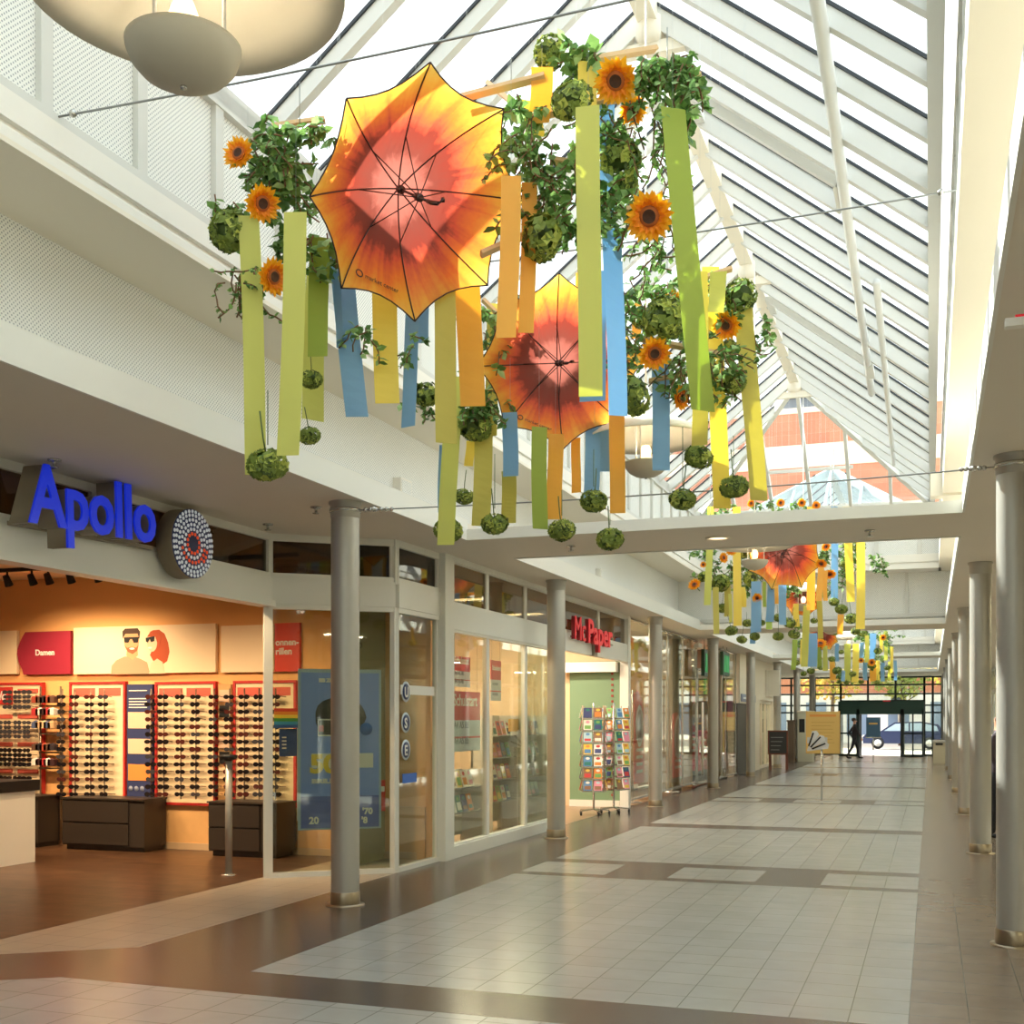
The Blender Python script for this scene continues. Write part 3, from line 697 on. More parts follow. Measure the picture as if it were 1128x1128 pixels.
apanel('board', 350.5, 366, 792, 811, -.034, .004, WP, t); apanel('field', 351.5, 365, 793.5, 809.5, -.030, .002, BLACK, t); apanel('red_field', 352, 357, 799, 806, -.028, .001, REDP, t)
t = empty('round_sticker', ap(405,803,-.03), 'round blue sticker on the right of the blue poster', 'sticker')
MB().lathe(ap(404,803,-.03), [(0,0),(.065,0),(.065,.004),(0,.004)], 20, axis=nn).build('disc', mat('sticker_blue',(44,104,196),.4), t)
t = empty('rainbow_sign', ap(320,801,-.2), 'rainbow striped sign above a small navy board', 'sign')
cols = [(214,60,44),(236,140,44),(240,206,60),(70,150,70),(60,150,200),(44,84,160)]
for i, c_ in enumerate(cols): apanel('stripe', 305, 335.5, 780+i*3.7, 783.7+i*3.7, -.25, .01, mat('rainbow_%d' % i, c_, .5), t)
t = empty('notice_board', ap(320,833,-.2), 'small navy notice board under the rainbow sign', 'notice')
apanel('board', 311, 331, 803, 834, -.26, .01, mat('notice_blue',(46,74,130),.5), t)
for i in range(4): apanel('text_line', 314, 319, 812+i*4, 813.5+i*4, -.249, .001, WP, t)
t = empty('red_notice', ap(410,870,-.2), 'red notice with white box drawing at the right of the blue poster', 'notice')
apanel('board', 408, 431, 861, 896, -.3, .01, mat('poster_red', (226,62,46), .5), t); apanel('white_label', 412, 430, 868, 874, -.288, .002, WP, t)
for px, l in ((338, 'white cardboard strip left of the blue poster'),):
    tag(apanel('cardboard_strip', 329, 336, 802, 905, -.12, .01, WP, None), l, 'strip')
# mirrored lettering seen behind the column
tag(text('mirrored_lettering', 'cher', mat('faint_print',(120,112,90),.6), ap(407,712,-.35), -dv, UP, .14, .004, None, sx=1), 'faint back to front lettering high behind the angled window', 'lettering')
# round stickers on narrow pane
for i, (py, ch) in enumerate(((762,'U'),(796,'S'),(826,'E'))):
    yy = onX(445.5, -5.25); c_ = Vector((-5.235, yy, zz(py,-5.25,yy)))
    t = empty('round_sticker', c_, f'{["top","middle","bottom"][i]} round white sticker with a navy symbol on the narrow pane', 'sticker', 'round stickers on the narrow pane')
    MB().lathe(c_, [(0,0),(.11,0),(.11,.003),(0,.003)], 24, axis=(1,0,0)).build('white_disc', mat('sticker_pale',(206,214,222),.4), t)
    MB().lathe(c_+Vector((.0035,0,0)), [(0,0),(.085,0),(.085,.002),(0,.002)], 24, axis=(1,0,0)).build('navy_disc', NAVY, t)
    text('symbol', ch, WP, c_+Vector((.008,-.045,-.055)), (0,1,0), (0,0,1), .15, .002, t, bold=.004)
tag(MB().box(-5.238,-5.232,11.15,11.5,.92,1.02).build('door_sticker', mat('sticker_blue',(44,104,196),.4)), 'small blue sticker low on the narrow pane', 'sticker')
tag(MB().box(-5.238,-5.232,11.1,11.98,E+.26,E+.36).build('paper_strip', WP), 'white paper strip across the narrow pane', 'strip')
# grey green back of the display window (inside the angled window)
st('wall_right', MB().box(-6.0,-5.9,11.3,12.1,0,ZS), mat('olive_wall',(150,140,104),.7), 'short olive wall end behind the narrow pane', 'wall')

# ------------------------------------------------------------------ stationery shop inside
def point(x, y, z, e, col=(1,.85,.62), size=.15):
    l = bpy.data.lights.new('lamp','POINT'); l.energy = e; l.color = col; l.shadow_soft_size = size
    o = bpy.data.objects.new('lamp', l); COL.objects.link(o); o.location = (x,y,z); return o
def ceiling_panel(x, y, w, h, z, e, label, col=(1,.86,.66)):
    t = empty('ceiling_lamp', (x,y,z), label, 'lamp')
    MB().box(x-w/2,x+w/2,y-h/2,y+h/2,z-.05,z).build('housing', WHITE, t)
    MB().box(x-w/2+.03,x+w/2-.03,y-h/2+.03,y+h/2-.03,z-.056,z-.05).build('diffuser', mat('lamp_glow',(255,226,180),.4,emit=6), t)
    l = bpy.data.lights.new('panel_lamp','AREA'); l.shape='RECTANGLE'; l.size=w; l.size_y=h; l.energy=e; l.color=col
    o = bpy.data.objects.new('panel_lamp', l); COL.objects.link(o); o.location=(x,y,z-.07)
for i, (x, y) in enumerate(((-6.8,13.6),(-6.8,16.2),(-6.8,18.8))): ceiling_panel(x, y, 1.2, .3, ZS-.02, 75, f'added warm ceiling lamp brightening the stationery shop, {ord_(i)} from the front')  # lamps added to brighten the dark interior behind the panes
rnd = random.Random(3)
CARDC = [(232,228,214),(206,60,60),(240,200,80),(90,140,190),(120,170,90),(236,150,170),(60,70,120),(230,140,60),(250,246,236),(150,110,80),(180,210,220),(40,120,110)]
def card(loc, w, h, right, label, group, tilt=.25):
    right = Vector(right).normalized(); nn_ = right.cross(UP); c1 = rnd.randrange(12); c2 = rnd.randrange(12)
    up_ = (UP - nn_*tilt).normalized(); m = MB()
    def r(x0,x1,z0,z1,o0,o1,mi): 
        a_ = [right*x+up_*z+nn_*o for o in (o0,o1) for x, z in ((x0,z0),(x1,z0),(x1,z1),(x0,z1))]
        m.add(a_, [(3,2,1,0),(4,5,6,7),(0,1,5,4),(1,2,6,5),(2,3,7,6),(3,0,4,7)], mi)
    r(-w/2,w/2,0,h,0,.004,0); q = rnd.uniform(.3,.6)
    r(-w*.38,w*.38,h*.1,h*q,.004,.006,1)
    m.poly([(w*.25*cos(a_), h*.78+h*.13*sin(a_)) for a_ in [2*pi*i/10 for i in range(10)]], nn_*.004, right, up_, .002, 2)
    o = m.build('greeting_card', [mat('card_%d' % c1, CARDC[c1], .5), mat('card_%d' % c2, CARDC[c2], .5), mat('card_%d' % ((c1+5)%12), CARDC[(c1+5)%12], .5)])
    o.location = loc; tag(o, label, 'card', group)
def card_stand(px, py, d, label, sides, n, w=.15, h=.17, z0=.42, step=.20, short='rack'):
    p = at(px, py, d); x, y = p.x, p.y
    t = empty('card_rack', (x,y,0), label, 'card rack', 'revolving card racks by the stationery entrance')
    MB().tube([(x,y,.1),(x,y,z0+n*step+.05)], .018, 10).build('pole', CHROME, t)
    b_ = MB()
    for i in range(5):
        a_ = 2*pi*i/5+.3; b_.bar((x,y,.1),(x+.26*cos(a_),y+.26*sin(a_),.08),.035,.02)
    b_.build('foot', CHROME, t)
    for i in range(5):
        a_ = 2*pi*i/5+.3; MB().lathe((x+.26*cos(a_)-.012,y+.26*sin(a_),.035),[(0,0),(.034,0),(.034,.022),(0,.022)],12,axis=(1,0,0)).build('caster', BLACK, t)
    f = MB(); W2 = w+.02
    for si in range(4):
        a_ = sides+si*pi/2; r_ = Vector((cos(a_), sin(a_), 0)); o_ = Vector((sin(a_), -cos(a_), 0))
        for q in (-1,0,1): f.bar(Vector((x,y,z0-.03))+r_*W2*q+o_*(W2+.01), Vector((x,y,z0+n*step))+r_*W2*q+o_*(W2+.01), .008,.008)
        for i in range(n): f.bar(Vector((x,y,z0-.01+i*step))-r_*W2+o_*(W2+.04), Vector((x,y,z0-.01+i*step))+r_*W2+o_*(W2+.04), .01,.03)
    f.build('wire_frame', CHROME, t)
    for si in (0, 1, 3):
        a_ = sides+si*pi/2; r_ = Vector((cos(a_), sin(a_), 0)); o_ = Vector((sin(a_), -cos(a_), 0))
        for i in range(n):
            for q in (-.5, .5):
                card(Vector((x,y,z0+i*step))+r_*W2*q+o_*(W2+.06), w*.92, h, r_, f'card, {("front","right side","","left side")[si]} {"left" if q<0 else "right"}, {ord_(n-1-i)} row down, {short}', 'greeting cards on the revolving racks')
card_stand(654, 898, 19.4, 'tall revolving card rack nearest the column at the stationery entrance', radians(12), 7, short='rack nearest the column')
card_stand(676, 897, 19.8, 'revolving rack of picture cards beside the green wall edge', radians(-28), 7, short='rack by the green wall edge')
# window shelves with booklets
def shelf_unit(x, y0, y1, n, label, short, ztop=1.65):
    if n == 2: ztop = .95
    t = empty('shelf_unit', (x,(y0+y1)/2,0), label, 'shelf')
    MB().box(x-.3,x-.27,y0,y1,.1,ztop).build('back_panel', mat('shelf_grey',(196,190,176),.6), t)
    MB().box(x-.3,x+.02,y0,y0+.025,.0,ztop).box(x-.3,x+.02,y1-.025,y1,.0,ztop).build('side_panel', mat('shelf_grey',(196,190,176),.6), t)
    for i in range(n):
        z = .42+i*.31; MB().box(x-.27,x,y0+.025,y1-.025,z,z+.015).build('shelf_board', CHROME, t)
        k_ = int((y1-y0-.1)/.19)
        for j in range(k_): card(Vector((x-.06, y0+.14+j*.19, z+.016)), .16, .21, (0,1,0), f'booklet, {ord_(n-1-i)} shelf down, {ord_(j)} from the left, {short}', 'booklets in the stationery window')
def oy(px, X): return onX(px, X)
shelf_unit(-5.5, oy(487,-5.5), oy(531,-5.5), 2, 'low shelf unit of booklets behind the first tall pane', 'shelf behind the first pane')
shelf_unit(-5.75, oy(541,-5.75), oy(569,-5.75), 4, 'shelf unit of cards behind the second tall pane', 'shelf behind the second pane')
shelf_unit(-5.65, oy(580,-5.65), oy(601,-5.65), 4, 'shelf unit of cards beside the stationery entrance', 'shelf beside the entrance')
shelf_unit(-8.6, 16.6, 19.8, 4, 'long shelf unit of cards along the back of the entrance', 'long back shelf')
# posters in the stationery window
def hanging_poster(y0, y1, z0, z1, label, x=-5.36):
    t = empty('window_poster', (x,(y0+y1)/2,z0), label, 'poster')
    zm = z0+(z1-z0)*.52
    for q_ in (.1,.9): MB().tube([(x-.005,y0+(y1-y0)*q_,z1-.01),(x-.005,y0+(y1-y0)*q_,ZS)],.002,4).build('cord', CHROME, t)
    MB().box(x-.01,x,y0,y1,z0,zm).build('white_field', mat('poster_grey',(206,214,226),.5), t)
    MB().box(x-.01,x,y0,y1,zm,z1).build('red_field', mat('poster_crimson',(214,44,62),.5), t)
    MB().box(x-.011,x+.002,y0,y1,z0+(zm-z0)*.42,z0+(zm-z0)*.48).build('red_line', mat('poster_crimson',(214,44,62),.5), t)
    text('lettering', 'Schulstart', WP, (x+.003, y0+.04, zm+(z1-zm)*.5), (0,1,0), (0,0,1), .165*(y1-y0)/.75, .003, t, bold=.003, sx=.95)
    for k_ in (.24,.74): text('lettering', 'A4 A5 B5', mat('text_grey',(120,128,140),.5), (x+.003, y0+.05, z0+(zm-z0)*k_), (0,1,0), (0,0,1), .10*(y1-y0)/.75, .003, t)
hanging_poster(oy(498,-5.42), oy(529,-5.42), E-.40, E+.34, 'large red and white school poster hanging low in the first pane', -5.42)
hanging_poster(oy(499,-5.8), oy(518,-5.8), E+.42, E+.82, 'upper red poster hanging above the large school poster', -5.8)
hanging_poster(oy(541,-5.6), oy(552,-5.6), E+.25, E+.80, 'small red poster hanging in the second pane', -5.6)
tag(MB().box(-5.4,-5.39,onX(560,-5.4),onX(571,-5.4),E-.17,E+.0).build('yellow_poster', mat('poster_amber',(250,176,40),.5)), 'small amber poster in the second pane', 'poster')
JEAN = mat('bag_blue', (104,136,170), .7)
m = MB(); m.lathe((-5.5,12.4,1.02), [(0,0),(.12,.0),(.15,.06),(.15,.38),(.12,.48),(.05,.52),(0,.52)], 18)
t = empty('backpack', (-5.5,12.4,.97), 'light blue school bag hanging at the left of the first pane', 'bag'); m.build('bag_body', JEAN, t)
MB().lathe((-5.37,12.4,1.09), [(0,0),(.09,.0),(.1,.05),(.1,.18),(0,.2)], 14).build('front_pocket', mat('bag_dark',(52,60,76),.7), t)
MB().tube([(-5.5,12.35,1.52),(-5.49,12.37,1.60),(-5.49,12.43,1.60),(-5.5,12.45,1.52)], .012, 6).build('carry_loop', mat('bag_dark',(52,60,76),.7), t)
t2 = MB(); 
for y in (12.3,12.6,13.2): t2.tube([(-5.9,y,0),(-5.9,y,1.9)], .012, 6)
t2.tube([(-5.9,12.3,1.9),(-5.9,13.2,1.9)],.012,6)
tag(t2.build('display_stand', CHROME), 'thin metal display stand carrying the school posters and bag', 'stand')
for i, (x, y) in enumerate(((-6.2,12.75),(-6.2,13.05))):
    spot(x, y, f'round spotlight inside the first pane of the stationery shop, {"left" if i==0 else "right"} one', 12, tgt=(.7,-.55,-.25), grp='spotlights in the stationery window', zt=E+1.2+i*.0, lamp=False)
tag(MB().box(-8,-5.5,12.6,12.66,E+1.2,E+1.23).box(-6.23,-6.17,12.6,13.2,E+1.2,E+1.23).box(-6.22,-6.18,12.85,12.89,E+1.2,ZS).build('lamp_rail', CHROME), 'metal rail holding the stationery shop spotlights', 'rail')

# ------------------------------------------------------------------ further left shops
# third shop, glazed
frame_line('window_11', (FX,20.6), (FX,27.3), .1, ZS-.02, [0,.28,.52,.76,1], SHOPG, 'tall frameless shop window with red banners behind it', 'window', fw=.03, m=CHROME)
dr2 = frame_line('door_2', (FX,27.4), (FX,28.9), .05, E+1.2, [0,1], SHOPG, 'glass shop door with a long vertical handle', 'door', fw=.04, m=CHROME)
frame_line('window_12', (FX,28.9), (FX,33.2), .05, ZS-.02, [0,.45,.6,1], SHOPG, 'tall shop windows beyond the glass door', 'window', fw=.03, m=CHROME)
hd = MB(); hd.tube([(FX+.08,27.7,.25),(FX+.08,27.7,2.0)],.025,12); 
hd.build('handle', WHITE, dr2)
st('wall_left', MB().box(-9.0,-8.9,20.7,33.4,0,ZS), mat('shop3_wall',(216,196,160),.7), 'pale back wall of the shop with red banners', 'wall')
st('wall_far', MB().box(-9,-5.3,27.3,27.36,0,ZS), mat('tan_wall',(206,166,122),.7), 'tan wall behind the glass shop door', 'wall')
for i, (y) in enumerate((22,24.5,29,31.5)): ceiling_panel(-7, y, 1.2, .3, ZS-.02, 60, f'warm ceiling lamp in the third shop row, {ord_(i)} from the front', (1,.88,.7))
REDB = mat('banner_red', (236,66,44), .5)
def banner(px0, px1, z0, z1, label, x=-5.35):
    y = (onX(px0,x)+onX(px1,x))/2; w = onX(px1,x)-onX(px0,x)
    t = empty('banner', (x,y,z0), label, 'banner')
    o = [(-w/2,0),(w/2,0),(w/2,(z1-z0)*.72),(w*.3,(z1-z0)*.9),(-w*.1,(z1-z0)),(-w/2,(z1-z0)*.97)]
    MB().poly(o, (x,y,z0), (0,1,0), (0,0,1), .015).build('cloth', REDB, t)
    MB().poly([(w*.36*cos(q), (z1-z0)*.62+w*.5*sin(q)) for q in [2*pi*i/20 for i in range(20)]], (x+.016,y,z0), (0,1,0), (0,0,1), .004).build('oval_sign', WP, t)
    MB().poly([(w*.26*cos(q), (z1-z0)*.62+w*.4*sin(q)) for q in [2*pi*i/20 for i in range(20)]], (x+.020,y,z0), (0,1,0), (0,0,1), .002).build('oval_ring', mat('oval_grey',(190,150,140),.5), t)
    MB().lathe((x-.05,y-w/2,0),[(0,.02),(.2,.02),(.2,0)],16).tube([(x-.02,y-w/2,.0),(x-.02,y-w/2,z1)],.014,8).build('pole', CHROME, t)
    for q in range(4): MB().box(x+.016,x+.02,y-w*.3,y+w*.3,z0+.2+q*.14,z0+.26+q*.14).build('print_line', WP, t)
banner(698, 709, .35, E+.55, 'tall red banner with a white oval nearest the green wall')
banner(741, 751, .3, E+.15, 'brown red banner with a white oval behind the third column', -5.33)
banner(761, 766, .6, E+.8, 'slim red banner at the edge of the glass shop door', -5.5)
tag(MB().box(-5.75,-5.42,onX(741,-5.42),onX(751,-5.42),0,ZS).build('brown_pillar', mat('pillar_brown',(142,122,96),.6)), 'brown square pillar inside the third shop window', 'pillar')
tag(MB().box(-6.0,-5.3,onX(793,-5.3),onX(801,-5.3),0,ZS).build('dark_pillar', mat('pillar_dark',(110,98,82),.6)), 'dark square pillar beyond the glass shop door', 'pillar')
# counter with flowers and goods in shop three
t = empty('shop_table', (-7.0,24,0), 'pale counter with goods inside the third shop', 'counter')
MB().box(-7.6,-6.6,22.4,26.6,.0,.9).build('body', mat('counter_pale',(222,218,204),.5), t); MB().box(-7.7,-6.5,22.3,26.7,.9,.95).build('top', WHITE, t)
for i in range(9):
    c_ = CARDC[(i*5) % 12]; y = 22.7+i*.44
    tag(MB().lathe((-6.8,y,.95), [(0,0),(.10,.0),(.13,.14),(.1,.22),(.05,.26),(.05,.3),(0,.3)], 14).build('goods_jar', mat('card_%d' % ((i*5)%12), c_, .5)), f'coloured jar on the third shop counter, {ord_(i)} from the front', 'jar', 'jars on the counter')
tag(MB().box(-5.5,-5.4,22.3,23.9,E-.35,E-.3).box(-5.5,-5.4,22.3,23.9,.2,.25).box(-5.5,-5.4,22.3,22.35,.2,E-.3).box(-5.5,-5.4,23.85,23.9,.2,E-.3).build('low_display_stand', WHITE), 'white low display frame in the third shop window', 'display')
# red vending panel + green signs
ya_, yb_ = onX(770.5,-5.45), onX(781,-5.45)
t = empty('red_cabinet', (-5.7,(ya_+yb_)/2,0), 'bright red cabinet behind the glass shop door', 'cabinet')
MB().box(-6.2,-5.45,ya_,yb_,.3,1.3).build('body', mat('cabinet_red',(232,26,36),.4), t); MB().box(-6.2,-5.5,ya_+.02,yb_-.02,0,.3).build('plinth', BLACK, t)
for q in range(4): MB().box(-5.45,-5.445,ya_+.2,yb_-.4,.55+q*.16,.61+q*.16).build('print_line', WP, t)
GRN = mat('sign_green', (30,140,72), .4, emit=.3)
def gsign(y, z, sy, sz, label, x=-5.0):
    t = empty('green_sign', (x,y,z), label, 'sign')
    MB().box(x-.04,x+.04,y-sy/2,y+sy/2,z-sz/2,z+sz/2).build('board', mat('sign_dark_green',(40,74,52),.5), t)
    for q in (-.3,-.1,.1,.3): MB().bar((x+.045,y+q*sy-.03,z-sz*.35),(x+.045,y+q*sy+.05,z+sz*.35),.01,.05*sy/.4).build('green_stroke', GRN, t)
    for q in (-.3,.3): MB().tube([(x,y+q*sy,z+sz/2),(x,y+q*sy,ZS)],.01,6).build('hanger', CHROME, t)
gsign(onX(778,-5.0), E+1.32, .9, .62, 'dark sign with green strokes hanging above the glass door')
gsign(onX(798.5,-5.0), E+1.42, 1.0, .6, 'dark sign with green strokes beyond the fourth column')
t = empty('exit_sign', (-5.3,29.3,E+.8), 'small green and white square sign behind the glass door', 'sign')
MB().box(-5.34,-5.30,29.0,29.7,E+.62,E+1.0).build('board', GRN, t); MB().poly([(0,.1),(.2,.1),(.2,0),(.4,.18),(.2,.36),(.2,.26),(0,.26)], (-5.298,29.1,E+.64), (0,1,0), (0,0,1), .004).build('arrow', WP, t)
for q in (29.1,29.6): MB().tube([(-5.32,q,E+.98),(-5.32,q,ZS)],.006,5).build('hanger', CHROME, t)
t = empty('hanging_lamp', (-5.1,27.0,E+1.7), 'white bracket lamp near the ceiling above the glass door', 'lamp')
MB().box(-5.15,-5.05,26.8,27.3,E+1.66,E+1.76).build('housing', WHITE, t); MB().tube([(-5.1,27.05,E+1.76),(-5.1,27.05,ZS)],.015,6).build('stem', WHITE, t)
tag(MB().box(FX-.04,FX-.02,32.0,32.9,E+.05,E+.75).build('pink_poster', mat('poster_pink',(232,110,160),.5)), 'pink poster in the window beyond the fourth column', 'poster')
# pale front with dark doorway
PF = mat('pale_front', (226,214,190), .6)
st('wall_left', MB().box(FX-.1,FX+.1,33.3,36.4,E+.45,ZS), PF, 'pale shop front with a black oval mark above a dark doorway', 'wall')
st('wall_left', MB().box(FX-.1,FX+.1,36.4,37.4,0,ZS), PF, 'pale shop front pier beside the dark doorway', 'wall')
st('door_3', MB().box(FX-.06,FX+.04,33.3,36.4,0,E+.45), mat('dark_door',(62,56,48),.5), 'dark recessed doorway under the pale front', 'door')
m = MB(); pts = []
for i in range(24):
    q = 2*pi*i/24; pts.append((.16*cos(q), .27*sin(q)))
t = empty('oval_emblem', (FX+.12,34.9,E+1.1), 'black oval emblem on the pale shop front', 'emblem')
MB().poly(pts, (FX+.1,34.9,E+1.1), (0,1,0), (0,0,1), .03).build('oval', BLACK, t)
MB().poly([(x*.62+.02,z*.72+.03) for x, z in pts], (FX+.131,34.9,E+1.1), (0,1,0), (0,0,1), .004).build('oval_centre', PF, t)
t = empty('name_board', (FX+.12,34.8,E+.6), 'blue grey name board under the oval emblem', 'sign')
MB().box(FX+.102,FX+.13,33.5,36.3,E+.5,E+.72).build('board', mat('board_bluegrey',(120,126,146),.5), t); MB().box(FX+.13,FX+.135,33.8,36.0,E+.58,E+.63).build('text_line', WP, t)
for y0_, y1_, z0_, z1_, l in ((37.4,40.0,0,E+.6,'pale framed glazed shop door'),):
    frame_line('door_4', (FX,37.4), (FX,40.6), .0, E+.6, [0,.3,.62,1], SHOPG, 'pale framed shop doors with a red poster', 'door', fw=.1, m=PF)
st('wall_left', MB().box(FX-.1,FX+.1,37.4,42.3,E+.6,ZS), PF, 'pale front above the framed shop doors', 'wall')
st('wall_left', MB().box(FX-.1,FX+.1,40.6,42.3,0,E+.6), PF, 'pale pier beyond the framed shop doors', 'wall')
tag(MB().box(FX-.2,FX-.18,37.9,38.6,.2,1.2).build('red_poster', mat('poster_red', (226,62,46), .5)), 'small red poster low in the framed shop doors', 'poster')
t = empty('projecting_sign', (FX+.3,38.9,E+1.2), 'cream square sign with a thin brown figure projecting from the pale front', 'sign')
MB().box(FX+.1,FX+.55,38.8,38.86,E+.75,E+1.6).box(FX+.1,FX+.16,38.7,41.2,E+.75,E+1.6).build('board', CREAM, t)
MB().lathe((FX+.17,39.9,E+1.3),[(0,0),(.05,0),(.05,.01),(0,.01)],10,axis=(1,0,0)).box(FX+.16,FX+.175,39.87,39.93,E+1.05,E+1.25).build('figure_mark', mat('mark_brown',(120,84,60),.5), t)
st('wall_left', MB().box(-6.9,-6.7,42.3,53.6,0,ZS), mat('far_wall',(196,184,162),.6), 'beige wall at the far left before the entrance', 'wall')
st('wall_far', MB().box(-6.9,FX-.1,42.25,42.35,0,ZS), PF, 'pale return wall at the far left', 'wall')
st('wall_left', MB().box(-9.0,-8.9,33.4,42.3,0,ZS), mat('shop3_wall',(216,196,160),.7), 'back wall of the far left shops', 'wall')
for i, y in enumerate((35,39)): ceiling_panel(-7.2, y, 1.2, .3, ZS-.02, 50, f'warm ceiling lamp deep in the far left shops, {"near" if i==0 else "far"} one', (1,.9,.75))
# slatted timber blackboard
p = at(857, 848, 36.6); x, y = p.x, p.y
t = empty('blackboard', (x,y,0), 'dark menu board on brown timber easel legs near the far left shops', 'board')
BR = mat('timber_brown', (122,66,44), .6)
MB().box(x-.27,x+.27,y-.03,y+.02,.52,1.2).build('board', mat('slate',(62,58,54),.7), t)
MB().box(x-.31,x-.27,y-.05,y+.03,.48,1.24).box(x+.27,x+.31,y-.05,y+.03,.48,1.24).box(x-.31,x+.31,y-.05,y+.03,.48,.52).box(x-.31,x+.31,y-.05,y+.03,1.2,1.24).build('board_frame', BR, t)
for sx_ in (-.26,.26): MB().bar((x+sx_,y,.0),(x+sx_,y,.5),.05,.05).build('leg', BR, t); MB().bar((x+sx_,y+.35,.0),(x+sx_,y+.02,1.1),.04,.04).build('rear_leg', BR, t)
for q in range(4): MB().box(x-.22,x+.05+.04*q,y-.034,y-.03,.62+q*.13,.64+q*.13).build('chalk_line', mat('chalk',(150,146,138),.7), t)
# brown timber box + cream cabinet near the sixth column
p = at(887, 839, 43.6); x, y = p.x, p.y
t = empty('cream_cabinet', (x,y,0), 'cream cabinet standing left of the yellow poster board', 'cabinet')
MB().box(x-.26,x+.3,y-.2,y+.2,0,1.85).build('body', mat('cabinet_cream',(206,200,172),.5), t); MB().box(x-.2,x+.0,y-.21,y-.2,1.1,1.6).build('dark_window', BLACK, t); MB().box(x-.28,x+.32,y-.22,y+.22,1.85,1.9).build('top', PF, t)
p = at(872, 843, 43.5); x, y = p.x, p.y
tag(MB().box(x-.12,x+.12,y-.3,y+.1,0,1.5).box(x-.15,x+.15,y-.33,y+.13,1.5,1.56).build('timber_post', mat('post_brown',(112,92,72),.6)), 'brown timber post box between the last left columns', 'post')

# ------------------------------------------------------------------ floor-standing signs
def pole_sign(px, py, d, w, h, ztop, m, label, name='sign_stand', foot=.32, off=0):
    p = at(px, py, d); x, y = p.x, p.y; t = empty(name, (x,y,0), label, 'sign stand')
    MB().box(x-foot,x+foot,y-.18,y+.18,0,.012).build('foot_plate', CHROME, t)
    MB().tube([(x,y,.01),(x,y,ztop-h+.1)],.02,12).build('pole', CHROME, t)
    MB().box(x-w/2-off,x+w/2-off,y-.04,y-.01,ztop-h,ztop).build('board', m, t); return t, x, y
t, x, y = pole_sign(905, 882, 22.8, .38, .12, 1.24, mat('sign_plate',(196,196,194),.4), 'slim sign stand with a fan of grey strips on a thin pole in mid arcade', off=.08)
FANG = mat('fan_grey', (214,214,214), .5)
for i in range(3):
    a0 = radians(66-i*24); o = Vector((x-.27, y-.045, .97))
    pts = [(0,0),(.40*cos(a0-.19),.40*sin(a0-.19)),(.44*cos(a0),.44*sin(a0)),(.40*cos(a0+.19),.40*sin(a0+.19))]
    MB().poly(pts, o, (1,0,0), (0,0,1), .004).build('fan_blade', FANG, t)
    MB().bar(o+Vector((.10*cos(a0+.12),-.007,.10*sin(a0+.12))), o+Vector((.38*cos(a0+.1),-.007,.38*sin(a0+.1))), .02, .03).build('dark_bar', BLACK, t)
t, x, y = pole_sign(906.5, 842, 41.0, 1.06, 1.45, 1.86, mat('poster_amber2',(226,184,104),.5), 'large pale yellow poster board in front of the entrance', foot=.45)
MB().box(x-.45,x+.45,y-.045,y-.04,1.68,1.76).build('orange_heading', mat('heading_orange',(232,150,70),.5), t)
for q in range(7): MB().box(x-.4,x+.4-.06*(q%3),y-.045,y-.04,.75+q*.12,.77+q*.12).build('text_line', mat('text_amber',(206,160,84),.5), t)
MB().box(x-.58,x+.58,y-.035,y-.0,.38,.42).box(x-.58,x-.53,y-.045,y,.38,1.88).box(x+.53,x+.58,y-.045,y,.38,1.88).build('board_frame', mat('frame_orange',(226,178,100),.5), t)
t, x, y = pole_sign(962, 840, 42.7, .5, .72, 1.66, mat('board_teal',(56,88,110),.4), 'dark blue notice board on a pole before the entrance doors', foot=.3)
MB().box(x-.27,x+.27,y-.045,y,.9,.94).build('edge', CHROME, t); MB().box(x-.15,x+.15,y-.045,y-.04,1.4,1.46).build('heading', mat('text_amber',(206,160,84),.5), t)
# litter bin
p = at(1034.5, 842, 41.0); x, y = p.x, p.y
t = empty('litter_bin', (x,y,0), 'beige metal litter bin at the far right of the arcade', 'bin')
MB().box(x-.2,x+.2,y-.2,y+.2,.03,.78).box(x-.18,x+.18,y-.18,y+.18,0,.03).build('body', mat('bin_beige',(190,178,150),.45), t); MB().box(x-.21,x+.21,y-.21,y+.21,.78,.86).build('lid', CHROME, t); MB().box(x-.12,x+.12,y-.215,y-.205,.68,.76).build('opening', BLACK, t)

# ------------------------------------------------------------------ glazed entrance
GD = mat('green_black_frame', (28,44,42), .4)
YF = 53.6
zt = ZS
frame_line('window_13', (-6.7,YF), (-3.75,YF), 0, zt, [0,.07,.27,.62,1], SHOPG, 'dark framed glazing left of the entrance porch', 'window', rails=(E+.28,E+.6,E+1.1,E+1.5), fw=.07, m=GD)
frame_line('window_14', (-3.75,YF), (-.25,YF), E+.76, zt, [0,.33,.66,1], SHOPG, 'dark framed glazing above the entrance porch', 'window', rails=(E+1.1,E+1.5), fw=.07, m=GD)
frame_line('window_15', (-.25,YF), (2.4,YF), 0, zt, [0,.13,.27,.6,1], SHOPG, 'dark framed glazing right of the entrance porch', 'window', rails=(E+.28,E+.6,E+1.1,E+1.5), fw=.07, m=GD)
t = empty('door_5', (-2,52.6,0), 'dark green entrance porch with sliding glass doors', 'door', None, 'structure')
MB().box(-3.75,-.25,52.0,53.6,E+.20,E+.76).build('canopy', mat('porch_green',(34,78,68),.4), t)
for x in (-3.72,-.34): MB().box(x,x+.07,52.0,53.6,0,E+.42).build('side_frame', GD, t)
for x in (-3.0,-1.2): MB().box(x,x+.14,52.0,52.2,0,E+.42).box(x,x+.14,53.4,53.6,0,E+.42).build('door_post', GD, t)
